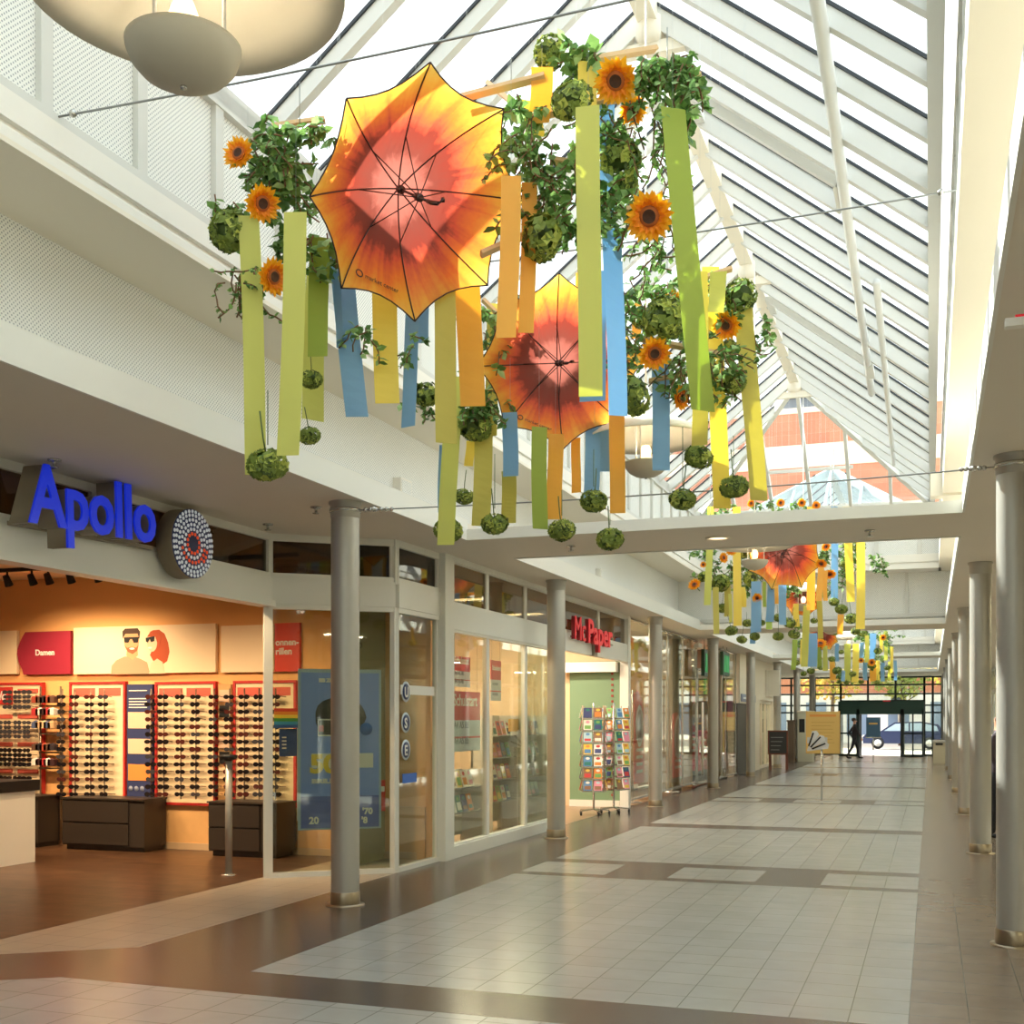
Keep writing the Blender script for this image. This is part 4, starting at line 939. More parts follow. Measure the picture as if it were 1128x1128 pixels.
for x0_, x1_ in ((-3.65,-3.0),(-1.06,-.34)):
    MB().box(x0_,x1_,52.08,52.1,.1,E+.4).build('glass_pane', SHOPG, t); MB().box(x0_,x1_,52.05,52.12,0,.1).box((x0_+x1_)/2-.03,(x0_+x1_)/2+.03,52.05,52.12,0,E+.42).box(x0_,x1_,52.05,52.12,.95,1.02).build('rail', GD, t)
tag(MB().box(-1.9,-1.6,51.97,52.0,E+.74,E+.79).build('red_mark', mat('sign_red',(226,40,52),.4)), 'tiny red mark on top of the green entrance porch', 'sign')
st('wall_far', MB().box(2.4,X1,YF,YF+.2,0,zt), WHITE, 'white wall right of the entrance glazing', 'wall')
st('wall_far', MB().box(X0,-6.7,YF,YF+.2,0,zt), WHITE, 'white wall left of the entrance glazing', 'wall')
# ------------------------------------------------------------------ outside street
st('ground', MB().box(-60,60,53.9,130,-.12,-.02), mat('pavement',(206,202,194),.8,noise_=.1,nscale=1), 'pale paved street outside the entrance', 'ground')
BRICK = tile_mat('brick_facade', (206,138,108), (196,126,98), (214,178,150), .8, w=.9, nz=.05)
# (facade bricks run in the vertical plane, so map them through generated object axes)
for m_ in (BRICK,):
    nt = m_.node_tree; mp = [n for n in nt.nodes if n.type == 'MAPPING'][0]; mp.inputs['Rotation'].default_value = (radians(90),0,0)
t = empty('brick_building', (-8,82,0), 'tall red brick building with pale bands across the street', 'building')
def bz(py, Y=80, X=-8): return E+(792-py)*dep(X,Y)/1282
xa, xb = onY(800,80), onY(1010,80)
MB().box(-30,xb+6,80,92,3.3,bz(455)).build('brick_wall', BRICK, t)
MB().box(-30,xb+6,79.9,80,bz(515),bz(490)).box(-30,xb+6,79.9,92,bz(455),bz(449)).build('pale_band', mat('band_pale',(234,212,190),.7), t)
MB().box(onY(856,84),onY(935,84),82,90,bz(449),bz(430)).build('roof_storey', mat('roof_grey',(132,140,150),.5), t)
MB().box(onY(856,84)-.4,onY(935,84)+.4,81.4,90.5,bz(430),bz(427)).build('roof_slab', mat('roof_dark',(84,88,94),.5), t)
MB().box(-30,xb+6,79.7,92,0,3.3).build('ground_floor', mat('ground_floor_white',(232,230,228),.6), t)
for i in range(14):
    x = -26+i*2.6
    f_ = MB().box(x,x+1.3,79.6,79.75,.5,2.7).build('shop_pane', mat('pane_blue',(120,140,165),.2), t)
    w_ = MB().box(x-.1,x+1.6,79.85,80.0,4.6,6.6).build('window_frame', WHITE, t)
    MB().box(x,x+1.5,79.8,79.86,4.7,6.5).build('window_pane', mat('pane_blue',(120,140,165),.2), t)
t = empty('blue_sign', (-3.1,79,0), 'white and dark framed picture sign across the street', 'sign')
MB().box(-2.6,-1.3,79.2,79.5,2.2,3.4).build('board', WP, t); MB().box(-2.4,-1.5,79.15,79.2,2.4,3.2).build('picture', mat('picture_dark',(60,70,80),.5), t); MB().box(-2.0,-1.9,79.25,79.5,0,2.2).build('post', CHROME, t)
# car
def car(cx, cy, label):
    t = empty('car', (cx,cy,0), label, 'car'); L0 = 4.1; PT = mat('car_paint',(48,58,92),.25,.4)
    low = [(-2.05,.3),(-2.08,.62),(-1.9,.80),(-1.15,.93),(2.0,.95),(2.06,.6),(2.03,.3)]
    cab = [(-1.2,.92),(-.45,1.42),(.9,1.46),(1.75,1.3),(2.0,.94)]
    y0_ = cy-.85
    MB().poly(low, (cx,y0_+1.7,0), (1,0,0), (0,0,1), 1.7).build('body', PT, t)
    MB().poly(cab, (cx,y0_+1.62,0), (1,0,0), (0,0,1), 1.54).build('roof', PT, t)
    MB().poly([(-1.0,.96),(-.42,1.34),(.25,1.38),(.25,.96)], (cx,y0_+.09,0), (1,0,0), (0,0,1), .02).poly([(.33,.96),(.33,1.38),(.95,1.38),(1.65,1.22),(1.75,.96)], (cx,y0_+.09,0), (1,0,0), (0,0,1), .02).build('side_window', mat('car_glass',(160,180,196),.15), t)
    for x in (-1.3,1.3):
        w = MB().lathe((cx+x,y0_+.2,.32),[(0,-.0),(.32,0),(.32,.22),(0,.22)],20,axis=(0,-1,0)).build('wheel', BLACK, t)
        MB().lathe((cx+x,y0_-.03,.32),[(0,0),(.2,0),(.19,.02),(0,.03)],16,axis=(0,-1,0)).build('hub_cap', CHROME, w)
    MB().box(cx-2.1,cx-1.95,y0_+.1,y0_+.4,.62,.74).build('headlight', WP, t)
car(-1.35, 66, 'dark blue car parked outside the entrance doors')
def tree(x, y, h, r, label, cols, n=1500, seed=1):
    R_ = random.Random(seed); t = empty('street_tree', (x,y,0), label, 'tree')
    m = MB().tube([(x,y,0),(x+.1,y,h*.5),(x,y,h*.8)],.13,8,r2=.05)
    for i in range(7):
        a_ = R_.uniform(0,6.28); m.tube([(x,y,h*(.4+.05*i)),(x+r*.7*cos(a_),y+r*.7*sin(a_),h*(.55+.06*i))],.04,5,r2=.015)
    m.build('trunk', mat('bark',(96,80,66),.9), t)
    m = MB()
    for i in range(n):
        u = Vector((R_.gauss(0,1),R_.gauss(0,1),R_.gauss(0,1))).normalized()*(R_.random()**.4)*r
        c_ = Vector((x,y,h*.75))+Vector((u.x,u.y,u.z*.9)); a_ = Vector((R_.gauss(0,1),R_.gauss(0,1),R_.gauss(0,1))).normalized()*.16; b_ = a_.orthogonal().normalized()*.09
        m.add([c_-a_, c_+b_, c_+a_, c_-b_], [(0,1,2,3)], R_.randrange(len(cols)))
    m.build('crown', [mat('leaf_out_%d%d' % (seed%3,i), c, .7, trans=.4) for i, c in enumerate(cols)], t)
tree(-5.2, 67, 6.2, 2.3, 'yellow green street tree left of the entrance porch', [(200,180,90),(170,170,80),(214,170,96)], seed=1)
tree(-1.7, 73.5, 6.0, 1.9, 'pale green street tree above the entrance porch', [(150,170,90),(180,186,110)], seed=2)
tree(1.9, 67.5, 6.4, 2.2, 'yellow green street tree right of the entrance', [(196,188,70),(160,170,64)], seed=4)

# ------------------------------------------------------------------ right shopfronts
st('window_16', MB().box(2.2,2.22,-9,53.5,.1,ZS-.1), SHOPG, 'shop glazing behind the right hand columns', 'window')
f = MB()
for i in range(32): f.box(2.16,2.26,-9+i*2,-8.93+i*2,0,ZS)
f.box(2.16,2.26,-9,53.5,0,.12).box(2.16,2.26,-9,53.5,E+1.0,E+1.1).box(2.16,2.26,-9,53.5,ZS-.1,ZS)
st('trim_8', f, FRAME, 'white frame of the right hand shop glazing', 'frame')
for i in range(6): ceiling_panel(4, 2+i*8, 1.2, .3, ZS-.02, 70, f'ceiling lamp inside the right hand shops, {ord_(i)} from the front')
# ceiling fittings
def downlight(x, y, label, r=.13):
    t = empty('downlight', (x,y,ZS), label, 'ceiling light', 'recessed round downlights')
    MB().lathe((x,y,ZS-.02), [(r*.78,.018),(r*.82,.0),(r,.0),(r,.02)], 28).build('trim_ring', CREAM, t)
    MB().lathe((x,y,ZS-.006), [(0,0),(r*.8,0)], 28).build('lens', mat('downlight_lens',(255,224,180),.4,emit=1.2), t)
p = at(785, 592, 1); 
for (X, Y, l) in ((-2.05,11.95,'round downlight in the middle of the nearest cross beam'),(1.35,5.9,'round downlight in the right soffit nearest the camera'),(-6.6,25.5,'round downlight in the left soffit past the third column'),(-5.0,21.8,'round downlight in the left soffit by the third column')):
    downlight(X, Y, l)
def sprinkler(px, py, label):
    d = 1282*(ZS-E)/(792-py); q = at(px,py,d); t = empty('sprinkler', (q.x,q.y,ZS), label, 'sprinkler', 'ceiling sprinkler heads')
    MB().lathe((q.x,q.y,ZS-.012),[(0,.01),(.05,.01),(.05,0),(.012,0),(.012,-.04),(.03,-.045),(.03,-.05),(0,-.05)],14).build('head', CHROME, t)
for px, py, l in ((60,506,'small sprinkler head on the soffit above the blue letters'),(348,558,'small sprinkler head left of the nearest column top'),(295,577,'small sprinkler head over the angled shop window'),(958,584,'small sprinkler head on the right of the nearest cross beam'),(629,601,'small sprinkler head at the left end of the cross beam')): sprinkler(px, py, l)
# flood fitting at right edge
t = empty('wall_spotlight', (.80,4.9,E+1.75), 'small white spotlight fitting on the right soffit at the photo edge', 'spotlight')
q = at(1118,356,1282*1.70/(792-356)); 
MB().tube([(q.x+.05,q.y,q.z),(q.x+.05,q.y,ZS)],.012,8).build('stem', WHITE, t); MB().bar((q.x-.04,q.y,q.z),(q.x+.16,q.y,q.z),.05,.035).build('lamp_head', WHITE, t); MB().box(q.x+.0,q.x+.05,q.y-.02,q.y+.02,q.z+.018,q.z+.03).build('red_button', RED, t)
for y, l in ((10.7,'square white loudspeaker box on the left wall before the first cross beam'),(18.2,'square white loudspeaker box on the left wall past the first cross beam')):
    t = empty('loudspeaker', (WL,y,E+2.3), l, 'loudspeaker'); MB().box(WL,WL+.09,y-.13,y+.13,E+2.18,E+2.42).build('housing', WHITE, t); MB().box(WL+.09,WL+.095,y-.11,y+.11,E+2.20,E+2.40).build('grille', PERF, t)
st('trim_9', MB().box(-.0,.75,16.1,16.35,ZE-1.25,ZE-.95), CREAM, 'cream bracket block on the right eave', 'bracket')

# ------------------------------------------------------------------ pendant dish lamps
def pendant(X, Y, label):
    z = E+2.2; t = empty('pendant_lamp', (X,Y,z), label, 'pendant lamp', 'dish pendant lamps under the skylight')
    DI = mat('dish_cream',(252,242,218),.5); BO = mat('bowl_grey',(196,188,170),.5)
    R_ = .475
    MB().lathe((X,Y,z), [(.03,.17),(.14,.15),(.28,.10),(.40,.04),(R_,-.02),(R_+.004,-.008),(.40,.06),(.28,.125),(.14,.175),(.03,.20)], 56).build('dish', DI, t)
    MB().lathe((X,Y,z-.19), [(0,-.12),(.03,-.119),(.08,-.108),(.125,-.083),(.155,-.05),(.168,-.015),(.170,0),(.163,0),(.15,-.04),(.10,-.085),(0,-.105)], 40).build('bowl', BO, t)
    MB().lathe((X,Y,z-.308), [(0,-.012),(.01,-.01),(.01,0),(0,0)], 10).build('screw', CHROME, t)
    for i in range(3):
        a_ = 2*pi*i/3+.4; MB().tube([(X+.12*cos(a_),Y+.12*sin(a_),z-.2),(X+.12*cos(a_),Y+.12*sin(a_),z+.17)],.006,6).build('rod', WHITE, t)
    MB().lathe((X,Y,z-.2), [(0,.04),(.035,.04),(.045,.10),(.03,.14),(0,.15)], 16).build('bulb', mat('bulb_glow',(255,224,170),.4,emit=1.6), t)
    MB().tube([(X,Y,z+.19),(X,Y,ZK-.2)],.008,6).build('cable', WHITE, t)
    point(X, Y, z-.10, 19, (1,.88,.68), .05)
for i in range(7):
    y = 2.94+6*i
    if i == 0: pass
    pendant(-2.1, y, f'{ord_(i)} cream dish pendant lamp from the front')

# ------------------------------------------------------------------ suspended cables
def cable(a, b, r, label, name='cable'):
    t = empty(name, a, label, 'cable'); a = Vector(a); b = Vector(b)
    pts = [a+(b-a)*(i/16)-UP*(.12*4*(i/16)*(1-i/16))*.3 for i in range(17)]
    MB().tube(pts, r, 6).build('wire', mat('wire_grey',(150,152,150),.4,.6), t)
    for q in (.0, 1.0): MB().ball(a+(b-a)*(.03+.94*q), .022, n=8, m=6).build('shackle', CHROME, t)
    return t, pts
LEFTW, RIGHTW = OL-.05, OR+.05
cable((LEFTW,5.08,E+3.25), (RIGHTW,5.08,E+3.25), .006, 'high steel cable across the skylight nearest the camera')
cable((LEFTW,7.7,E+3.27), (RIGHTW,7.7,E+3.27), .006, 'high steel cable crossing behind the nearest flower umbrella')
t, _p = cable((-4.62,8.94,E+1.79), (.44,8.94,E+1.79), .006, 'low steel cable tied between the tops of the two nearest columns')
kn = MB()
for q in range(6): kn.ball((-4.55+q*.05,8.94,E+1.79-.002*q), .02, .012, .02, 8, 6); kn.ball((.36-q*.03,8.94,E+1.79), .018, .012, .018, 8, 6)
kn.lathe((-4.74,8.94,E+1.775),[(.130,0),(.136,.0),(.136,.03),(.130,.03)],28).lathe((.56,8.94,E+1.775),[(.130,0),(.136,.0),(.136,.03),(.130,.03)],28)
kn.build('tie_knots', CHROME, t)

# ------------------------------------------------------------------ flower decorations
RC = {'yg': mat('ribbon_lime',(230,230,136),.6,trans=.5), 'ol': mat('ribbon_olive',(222,212,118),.6,trans=.5), 'gr': mat('ribbon_green',(186,202,96),.6,trans=.5),
      'ye': mat('ribbon_yellow',(255,238,128),.6,trans=.5), 'or': mat('ribbon_amber',(255,210,104),.6,trans=.5), 'bl': mat('ribbon_blue',(160,200,228),.6,trans=.5)}
RN_ = {'yg':'lime yellow','ol':'olive yellow','gr':'leaf green','ye':'bright yellow','or':'amber','bl':'light blue'}
SETN = ['nearest umbrella cluster','second umbrella cluster','third umbrella cluster','farthest umbrella cluster']
NYL = mat('nylon_line',(200,204,206),.3)
def hang_line(par, p):
    h_ = ZE+(ZK-ZE)*(1-min(1,abs(p.x-RX)/2.2))+.05
    me_ = MB().tube([(0,0,-.01),(0,0,max(.1,h_-p.z))], .0008, 3).mesh('nylon_line', NYL); c_ = bpy.data.objects.new('nylon_line', me_); COL.objects.link(c_); c_.parent = par; return c_
def ribbon(x0, y0, x1, y1, w, c, d, si, tw=None):
    R_ = random.Random(int(x0*7+y0*3)); top = at(x0,y0,d); bot = at(x1,y1,d+R_.uniform(-.08,.08)); wid = w*d/1282.0
    a0 = R_.uniform(-.35,.35) if tw is None else tw; a1 = a0+R_.uniform(-.4,.4); n = 14; vs = []
    for i in range(n+1):
        q = i/n; p = top.lerp(bot, q)+Vector((CT,ST,0))*.005*sin(q*4+a0*9)+Vector((-ST,CT,0))*.02*sin(q*3+a1*7)
        a_ = a0+(a1-a0)*q; dr = Vector((CT*cos(a_)-ST*sin(a_), ST*cos(a_)+CT*sin(a_), 0)); nr = Vector((-dr.y,dr.x,0))*.0012
        k_ = wid/2/max(cos(a_),.7)
        vs += [p-dr*k_-nr, p+dr*k_-nr, p+dr*k_+nr, p-dr*k_+nr]
    fs = [(i*4+j, i*4+(j+1)%4, (i+1)*4+(j+1)%4, (i+1)*4+j) for i in range(n) for j in range(4)]+[(3,2,1,0),(n*4,n*4+1,n*4+2,n*4+3)]
    o = MB().add(vs, fs, 0, False).build('ribbon', RC[c], loc=top); hang_line(o, top); o['_x'] = x0; o['_k'] = c; o['_s'] = si; return o
LG = [mat('leaf_dark',(92,132,68),.5,trans=.3), mat('leaf_mid',(132,170,92),.5,trans=.3), mat('leaf_pale',(172,204,136),.5,trans=.3), mat('hydrangea_green',(134,152,66),.55,trans=.3), mat('hydrangea_lime',(196,204,96),.55,trans=.3), mat('hydrangea_deep',(76,94,42),.6,trans=.2)]
STEMM = mat('stem_green',(84,104,56),.6); TWIG = mat('twig_brown',(122,90,60),.7)
def hyd_mesh(seed, n=150):
    R_ = random.Random(seed); m = MB(); m.ball((0,0,-.01),.062,.062,.045,12,8,2)
    for i in range(n):
        u = Vector((R_.gauss(0,1),R_.gauss(0,1),R_.gauss(0,1)*.9-.25)).normalized()
        c_ = Vector((u.x*.088,u.y*.088,u.z*.066)); a_ = u.orthogonal().normalized(); b_ = u.cross(a_); s_ = R_.uniform(.014,.026); ro = R_.uniform(0,6.28); mi = R_.choice([0,0,0,1,2])
        for k_ in range(4):
            q = ro+k_*pi/2; e1 = a_*cos(q)+b_*sin(q); e2 = a_*cos(q+.8)+b_*sin(q+.8); e3 = a_*cos(q-.8)+b_*sin(q-.8)
            m.add([c_, c_+e3*s_*.8+u*.004, c_+e1*s_*1.15+u*R_.uniform(.0,.012), c_+e2*s_*.8+u*.004], [(0,1,2,3)], mi)
    return m.mesh('flower_head', [LG[3],LG[4],LG[5]])
HM = [hyd_mesh(s_) for s_ in range(4)]
m = MB(); m.tube([(0,0,.03),(.003,.002,.12),(-.002,0,.24)],.004,6)
for a_ in (.5,2.6,4.4):
    e = Vector((cos(a_),sin(a_),0)); f_ = Vector((-sin(a_),cos(a_),0)); m.add([Vector((0,0,.05)), e*.05+f_*.025+UP*.045, e*.10+UP*.03, e*.05-f_*.025+UP*.045],[(0,1,2,3)],1)
STM = m.mesh('stem', [STEMM, LG[0]])
def hydrangea(px, py, r, d, si, hang=True):
    k_ = r*d/1282.0/.10; R_ = random.Random(int(px*3+py)); p = at(px, py, d)
    t = empty('hydrangea', p); t.scale = (k_,)*3; t.rotation_euler = (R_.uniform(-.25,.25), R_.uniform(-.25,.25), R_.uniform(0,6.28))
    if not hang: t.rotation_euler = (R_.uniform(0,6.28), R_.uniform(0,6.28), 0)
    for me_, nm in ((R_.choice(HM),'flower_head'),)+(((STM,'stem'),) if hang else ()):
        o = bpy.data.objects.new(nm, me_); COL.objects.link(o); o.parent = t
    t['_x'] = px; t['_k'] = 'hang' if hang else 'ball'; t['_s'] = si; return t
SP = mat('petal_yellow',(255,190,40),.5,trans=.35); SP2 = mat('petal_orange',(246,150,30),.5,trans=.35); SEED = mat('seed_brown',(74,44,26),.8,noise_=.4,nscale=60); SEED2 = mat('seed_ring',(170,92,36),.8)
def petal_ring(m, n, r0, r1, w, z, lift, mi, R_):
    for i in range(n):
        a_ = 2*pi*i/n+R_.uniform(-.08,.08); e = Vector((cos(a_),sin(a_),0)); f_ = Vector((-sin(a_),cos(a_),0)); L2 = r1*R_.uniform(.88,1.06); li = lift*R_.uniform(.5,1.6)
        p0 = e*r0+UP*z; p1 = e*(r0+(L2-r0)*.5); p2 = e*L2
        m.add([p0-f_*w*.3, p0+f_*w*.3, p1+f_*w*.5+UP*(z+li*.4), p2+UP*(z+li), p1-f_*w*.5+UP*(z+li*.4), p1+UP*(z+li*.4-.006)], [(0,1,5),(1,2,5),(2,3,5),(3,4,5),(4,0,5)], mi)
R_ = random.Random(5); m = MB(); petal_ring(m,20,.035,.10,.034,.0,.018,0,R_); petal_ring(m,20,.035,.092,.03,.006,.03,0,R_); petal_ring(m,14,.03,.065,.024,.01,.03,1,R_); PETM = m.mesh('petals',[SP,SP2])
SEDM = MB().lathe((0,0,0),[(0,.016),(.012,.018),(.026,.022)],20,0).lathe((0,0,0),[(.026,.022),(.036,.02),(.042,.008),(.038,-.004),(0,-.006)],20,1).mesh('seed_head',[SEED,SEED2])
m = MB(); petal_ring(m,9,.01,.07,.03,-.012,-.01,1,R_); m.tube([(0,0,-.01),(.005,0,-.06),(.02,0,-.14)],.006,6,0); SEPM = m.mesh('sepals',[STEMM,LG[1]])
def sunflower(px, py, r, d, nx, nz, si):
    p = at(px, py, d); k_ = r*d/1282.0/.098; t = empty('sunflower', p); t.scale = (k_,)*3
    v = (cam.location-p).normalized(); rt = Vector((CT,ST,0)); n_ = (v+rt*nx+UP*nz).normalized()
    t.rotation_euler = n_.to_track_quat('Z','Y').to_euler()
    for me_, nm in ((PETM,'petals'),(SEDM,'seed_head'),(SEPM,'sepals')):
        o = bpy.data.objects.new(nm, me_); COL.objects.link(o); o.parent = t
    t['_x'] = px; t['_k'] = 'sun'; t['_s'] = si; return t
def vine(px, py, rx, ry, d, n, si, size=.055, sprig=False):
    R_ = random.Random(int(px*5+py)); c_ = at(px,py,d); W_ = rx*d/1282.0; H_ = ry*d/1282.0; rt = Vector((CT,ST,0)); fw = Vector((-ST,CT,0)); m = MB(); tw = MB()
    n = int(n*1.7); ns = max(3, n//12); k_ = 0
    for s_ in range(ns):
        a0 = c_+rt*R_.uniform(-1,1)*W_*.8+fw*R_.uniform(-.15,.15)+UP*R_.uniform(-.2,1)*H_
        dr = Vector((R_.uniform(-1,1)*.6, R_.uniform(-1,1)*.5, R_.uniform(-1.2,.1))).normalized(); pts = [a0]; step = H_*.26
        for i in range(5): dr = (dr+Vector((R_.gauss(0,.35),R_.gauss(0,.3),R_.gauss(-.12,.3)))).normalized(); pts.append(pts[-1]+dr*step)
        tw.tube(pts, .0035 if sprig else .005, 5)
        for i in range(n//ns):
            q = R_.uniform(0,4.99); b = pts[int(q)].lerp(pts[int(q)+1], q % 1)
            e = Vector((R_.gauss(0,1),R_.gauss(0,1),R_.gauss(-.3,.8))).normalized(); L2 = size*R_.uniform(.6,1.35)
            sd_ = e.cross(Vector((R_.gauss(0,.6),R_.gauss(0,.6),1))).normalized(); up_ = sd_.cross(e)
            p1 = b+e*L2*.15; p2 = b+e*L2*.55+up_*L2*.1; p3 = b+e*L2*1.05-up_*L2*.08; ww = L2*R_.uniform(.28,.42)
            m.add([b, p1+sd_*ww*.7, p2+sd_*ww-up_*.004, p3, p2-sd_*ww-up_*.004, p1-sd_*ww*.7, p2], [(0,1,6),(1,2,6),(2,3,6),(3,4,6),(4,5,6),(5,0,6)], R_.choice([0,0,1,1,2]))
    t = empty('leafy_vine', c_); tw.build('twigs', TWIG, t); m.build('leaves', LG[:3], t); t['_x'] = px; t['_k'] = 'vine'; t['_s'] = si; return t

def umbrella_mat():
    m = bpy.data.materials.new('sunflower_print'); m.use_nodes = True; nt = m.node_tree; L = nt.links.new; b = nt.nodes['Principled BSDF']; b.inputs['Roughness'].default_value = .45
    def M(op, a, b_=None):
        n = N(nt, 'Math', operation=op)
        for i, x in enumerate((a, b_)):
            if x is None: continue
            if isinstance(x, (int, float)): n.inputs[i].default_value = x
            else: L(x, n.inputs[i])
        return n.outputs[0]
    tc = N(nt, 'TexCoord'); s_ = N(nt, 'SeparateXYZ'); L(tc.outputs['Object'], s_.inputs[0]); x, y = s_.outputs[0], s_.outputs[1]
    r = M('SQRT', M('ADD', M('MULTIPLY',x,x), M('MULTIPLY',y,y))); a_ = M('ARCTAN2', y, x)
    # petals: streaks along the radius
    cb = N(nt, 'CombineXYZ'); L(M('MULTIPLY', M('COSINE', a_), 2.6), cb.inputs[0]); L(M('MULTIPLY', M('SINE', a_), 2.6), cb.inputs[1]); L(M('MULTIPLY', r, .8), cb.inputs[2])
    n1 = N(nt, 'TexNoise'); n1.inputs['Scale'].default_value = 3.2; n1.inputs['Detail'].default_value = 3; L(cb.outputs[0], n1.inputs['Vector'])
    pet = M('ABSOLUTE', M('SINE', M('ADD', M('MULTIPLY', a_, 7.5), M('MULTIPLY', n1.outputs[0], 5.0))))
    n2 = N(nt, 'TexNoise'); n2.inputs['Scale'].default_value = 40; L(tc.outputs['Object'], n2.inputs['Vector'])
    rr = M('ADD', r, M('MULTIPLY', M('SUBTRACT', n2.outputs[0], .5), .05)); rr = M('ADD', rr, M('MULTIPLY', M('SUBTRACT', pet, .5), M('MULTIPLY', r, .14)))
    rp = N(nt, 'ValToRGB'); L(M('DIVIDE', rr, .62), rp.inputs[0]); cr = rp.color_ramp
    st_ = [(0,(176,106,94)),(.22,(164,92,80)),(.30,(128,62,52)),(.47,(138,56,44)),(.55,(214,84,58)),(.68,(240,122,52)),(.84,(250,172,62)),(1,(252,206,96))]
    while len(cr.elements) < len(st_): cr.elements.new(.5)
    for e, (p, c) in zip(cr.elements, st_): e.position = p; e.color = lin(c)+(1,)
    L(rp.outputs[0], b.inputs['Base Color'])
    t = N(nt, 'BsdfTranslucent'); L(rp.outputs[0], t.inputs[0]); mx = N(nt, 'MixShader'); mx.inputs[0].default_value = .5
    L(b.outputs[0], mx.inputs[1]); L(t.outputs[0], mx.inputs[2]); L(mx.outputs[0], nt.nodes['Material Output'].inputs[0]); return m
UM = umbrella_mat()
RIBM = mat('umbrella_rib',(60,40,38),.4,.3)
def umbrella(px, py, r, d, label, ax=(-.14,.06), ang0=83, depth=.25, txt=True, face=None):
    "inside of an open umbrella; ax = apex shift right/up from the rim centre (m)"
    c_ = at(px, py, d); Rm = r*d/1282.0; v = (c_-cam.location).normalized(); rt = Vector((CT,ST,0))
    if face is None: apex = v*depth+rt*ax[0]+UP*ax[1]
    else: apex = Vector(face).normalized()*depth
    z = apex.normalized(); x = rt-z*rt.dot(z); x.normalize(); y = z.cross(x)
    if y.z < 0: y = -y; x = y.cross(z)
    H = apex.length; t = bpy.data.objects.new('umbrella', None); COL.objects.link(t); tag(t, label, 'umbrella', 'sunflower print umbrellas')
    t.matrix_world = Matrix((x, y, z)).transposed().to_4x4(); t.location = c_
    R2 = .60; sc = Rm/R2; t.scale = (sc,)*3; Hs = H/sc
    def link(mb_, name, ms):
        o = bpy.data.objects.new(name, mb_.mesh(name, ms)); COL.objects.link(o); o.parent = t; return o
    NR, NA = 12, 6; m = MB(); a0 = radians(180-ang0)
    def P_(ri, ai, k_):   # ri 0..NR, ai 0..NA within gore k
        u = ri/NR; q = ai/NA; a1 = a0+k_*pi/4; 
        e1 = Vector((cos(a1),sin(a1),0)); e2 = Vector((cos(a1+pi/4),sin(a1+pi/4),0)); e = e1.lerp(e2, q)
        sag = 1-.085*u*u*4*q*(1-q)
        return e*(R2*u*sag)+UP*(Hs*(1-u*u*.92-.08*u) - .0*q)+UP*(-.03*4*q*(1-q)*u*u*-1)
    for k_ in range(8):
        vs = [P_(i,j,k_) for i in range(NR+1) for j in range(NA+1)]
        fs = [(i*(NA+1)+j,(i+1)*(NA+1)+j,(i+1)*(NA+1)+j+1,i*(NA+1)+j+1) for i in range(NR) for j in range(NA)]
        m.add(vs, fs, 0, True)
    link(m, 'canopy', UM)
    ed = MB()
    for k_ in range(8): ed.tube([P_(NR,j,k_) for j in range(NA+1)], .004, 5)
    link(ed, 'hem', RIBM)
    run = UP*(Hs-.24)
    for k_ in range(8):
        rb = MB().tube([P_(i,0,k_)-UP*.006 for i in range(0,NR+1)], .004, 5); ro = link(rb, 'rib', RIBM)
        MB().tube([run+P_(1,0,k_)*.0+Vector((cos(a0+k_*pi/4),sin(a0+k_*pi/4),0))*.012, P_(6,0,k_)-UP*.008], .003, 5); sb = MB().tube([run+Vector((cos(a0+k_*pi/4),sin(a0+k_*pi/4),0))*.012, P_(5,0,k_)-UP*.008], .003, 5)
        link(sb, 'stretcher', RIBM)
    link(MB().tube([UP*(Hs+.03), UP*(Hs-.34)], .007, 8).lathe(UP*(Hs-.05),[(.008,0),(.022,.005),(.022,.03),(.008,.035)],12).lathe(run-UP*.02,[(.008,0),(.02,.0),(.02,.04),(.008,.04)],12), 'shaft', RIBM)
    link(MB().tube([UP*(Hs-.34), UP*(Hs-.38)+Vector((.0,0,0)), UP*(Hs-.41)+Vector((-.02,.0,0)), UP*(Hs-.41)+Vector((-.05,.01,0)), UP*(Hs-.38)+Vector((-.065,.01,0))], .011, 8), 'handle', RIBM)
    if txt:
        cu = bpy.data.curves.new('t','FONT'); cu.body = 'market center'; cu.size = .036; cu.extrude = .0008; cu.resolution_u = 2
        q = bpy.data.objects.new('t', cu); COL.objects.link(q); me_ = bpy.data.meshes.new_from_object(q.evaluated_get(bpy.context.evaluated_depsgraph_get())); bpy.data.objects.remove(q)
        k_ = 4; pm = P_(NR,1,k_).lerp(P_(NR,1,k_)*0+UP*P_(NR,1,k_).z, .07); p2 = P_(NR,5,k_); d_ = (P_(NR,0,k_+1)-P_(NR,0,k_)); d_.z = 0; d_.normalize(); u_ = -((P_(NR,0,k_)+P_(NR,0,k_+1))); u_.z = 0; u_.normalize()
        nz_ = d_.cross(u_)
        # lie on the gore: origin near the rim, slightly on the inner side
        sl = (P_(NR-3,3,k_)-P_(NR,3,k_)).normalized(); nrm = d_.cross(sl).normalized(); 
        if nrm.z > 0: nrm = -nrm
        o_ = P_(NR,3,k_)+sl*.055-d_*.11+nrm*.006
        if nrm.z < 0: rd = d_ if d_.cross(sl).dot(nrm) > 0 else d_
        up_ = sl; rgt = up_.cross(nrm).normalized()
        o_ = P_(NR,3,k_)+sl*.05-rgt*.10+nrm*.012
        Mx = Matrix((rgt, up_, rgt.cross(up_))).transposed().to_4x4(); Mx.translation = o_; me_.transform(Mx); me_.materials.clear(); me_.materials.append(RIBM)
        w_ = bpy.data.objects.new('lettering', me_); COL.objects.link(w_); w_.parent = t
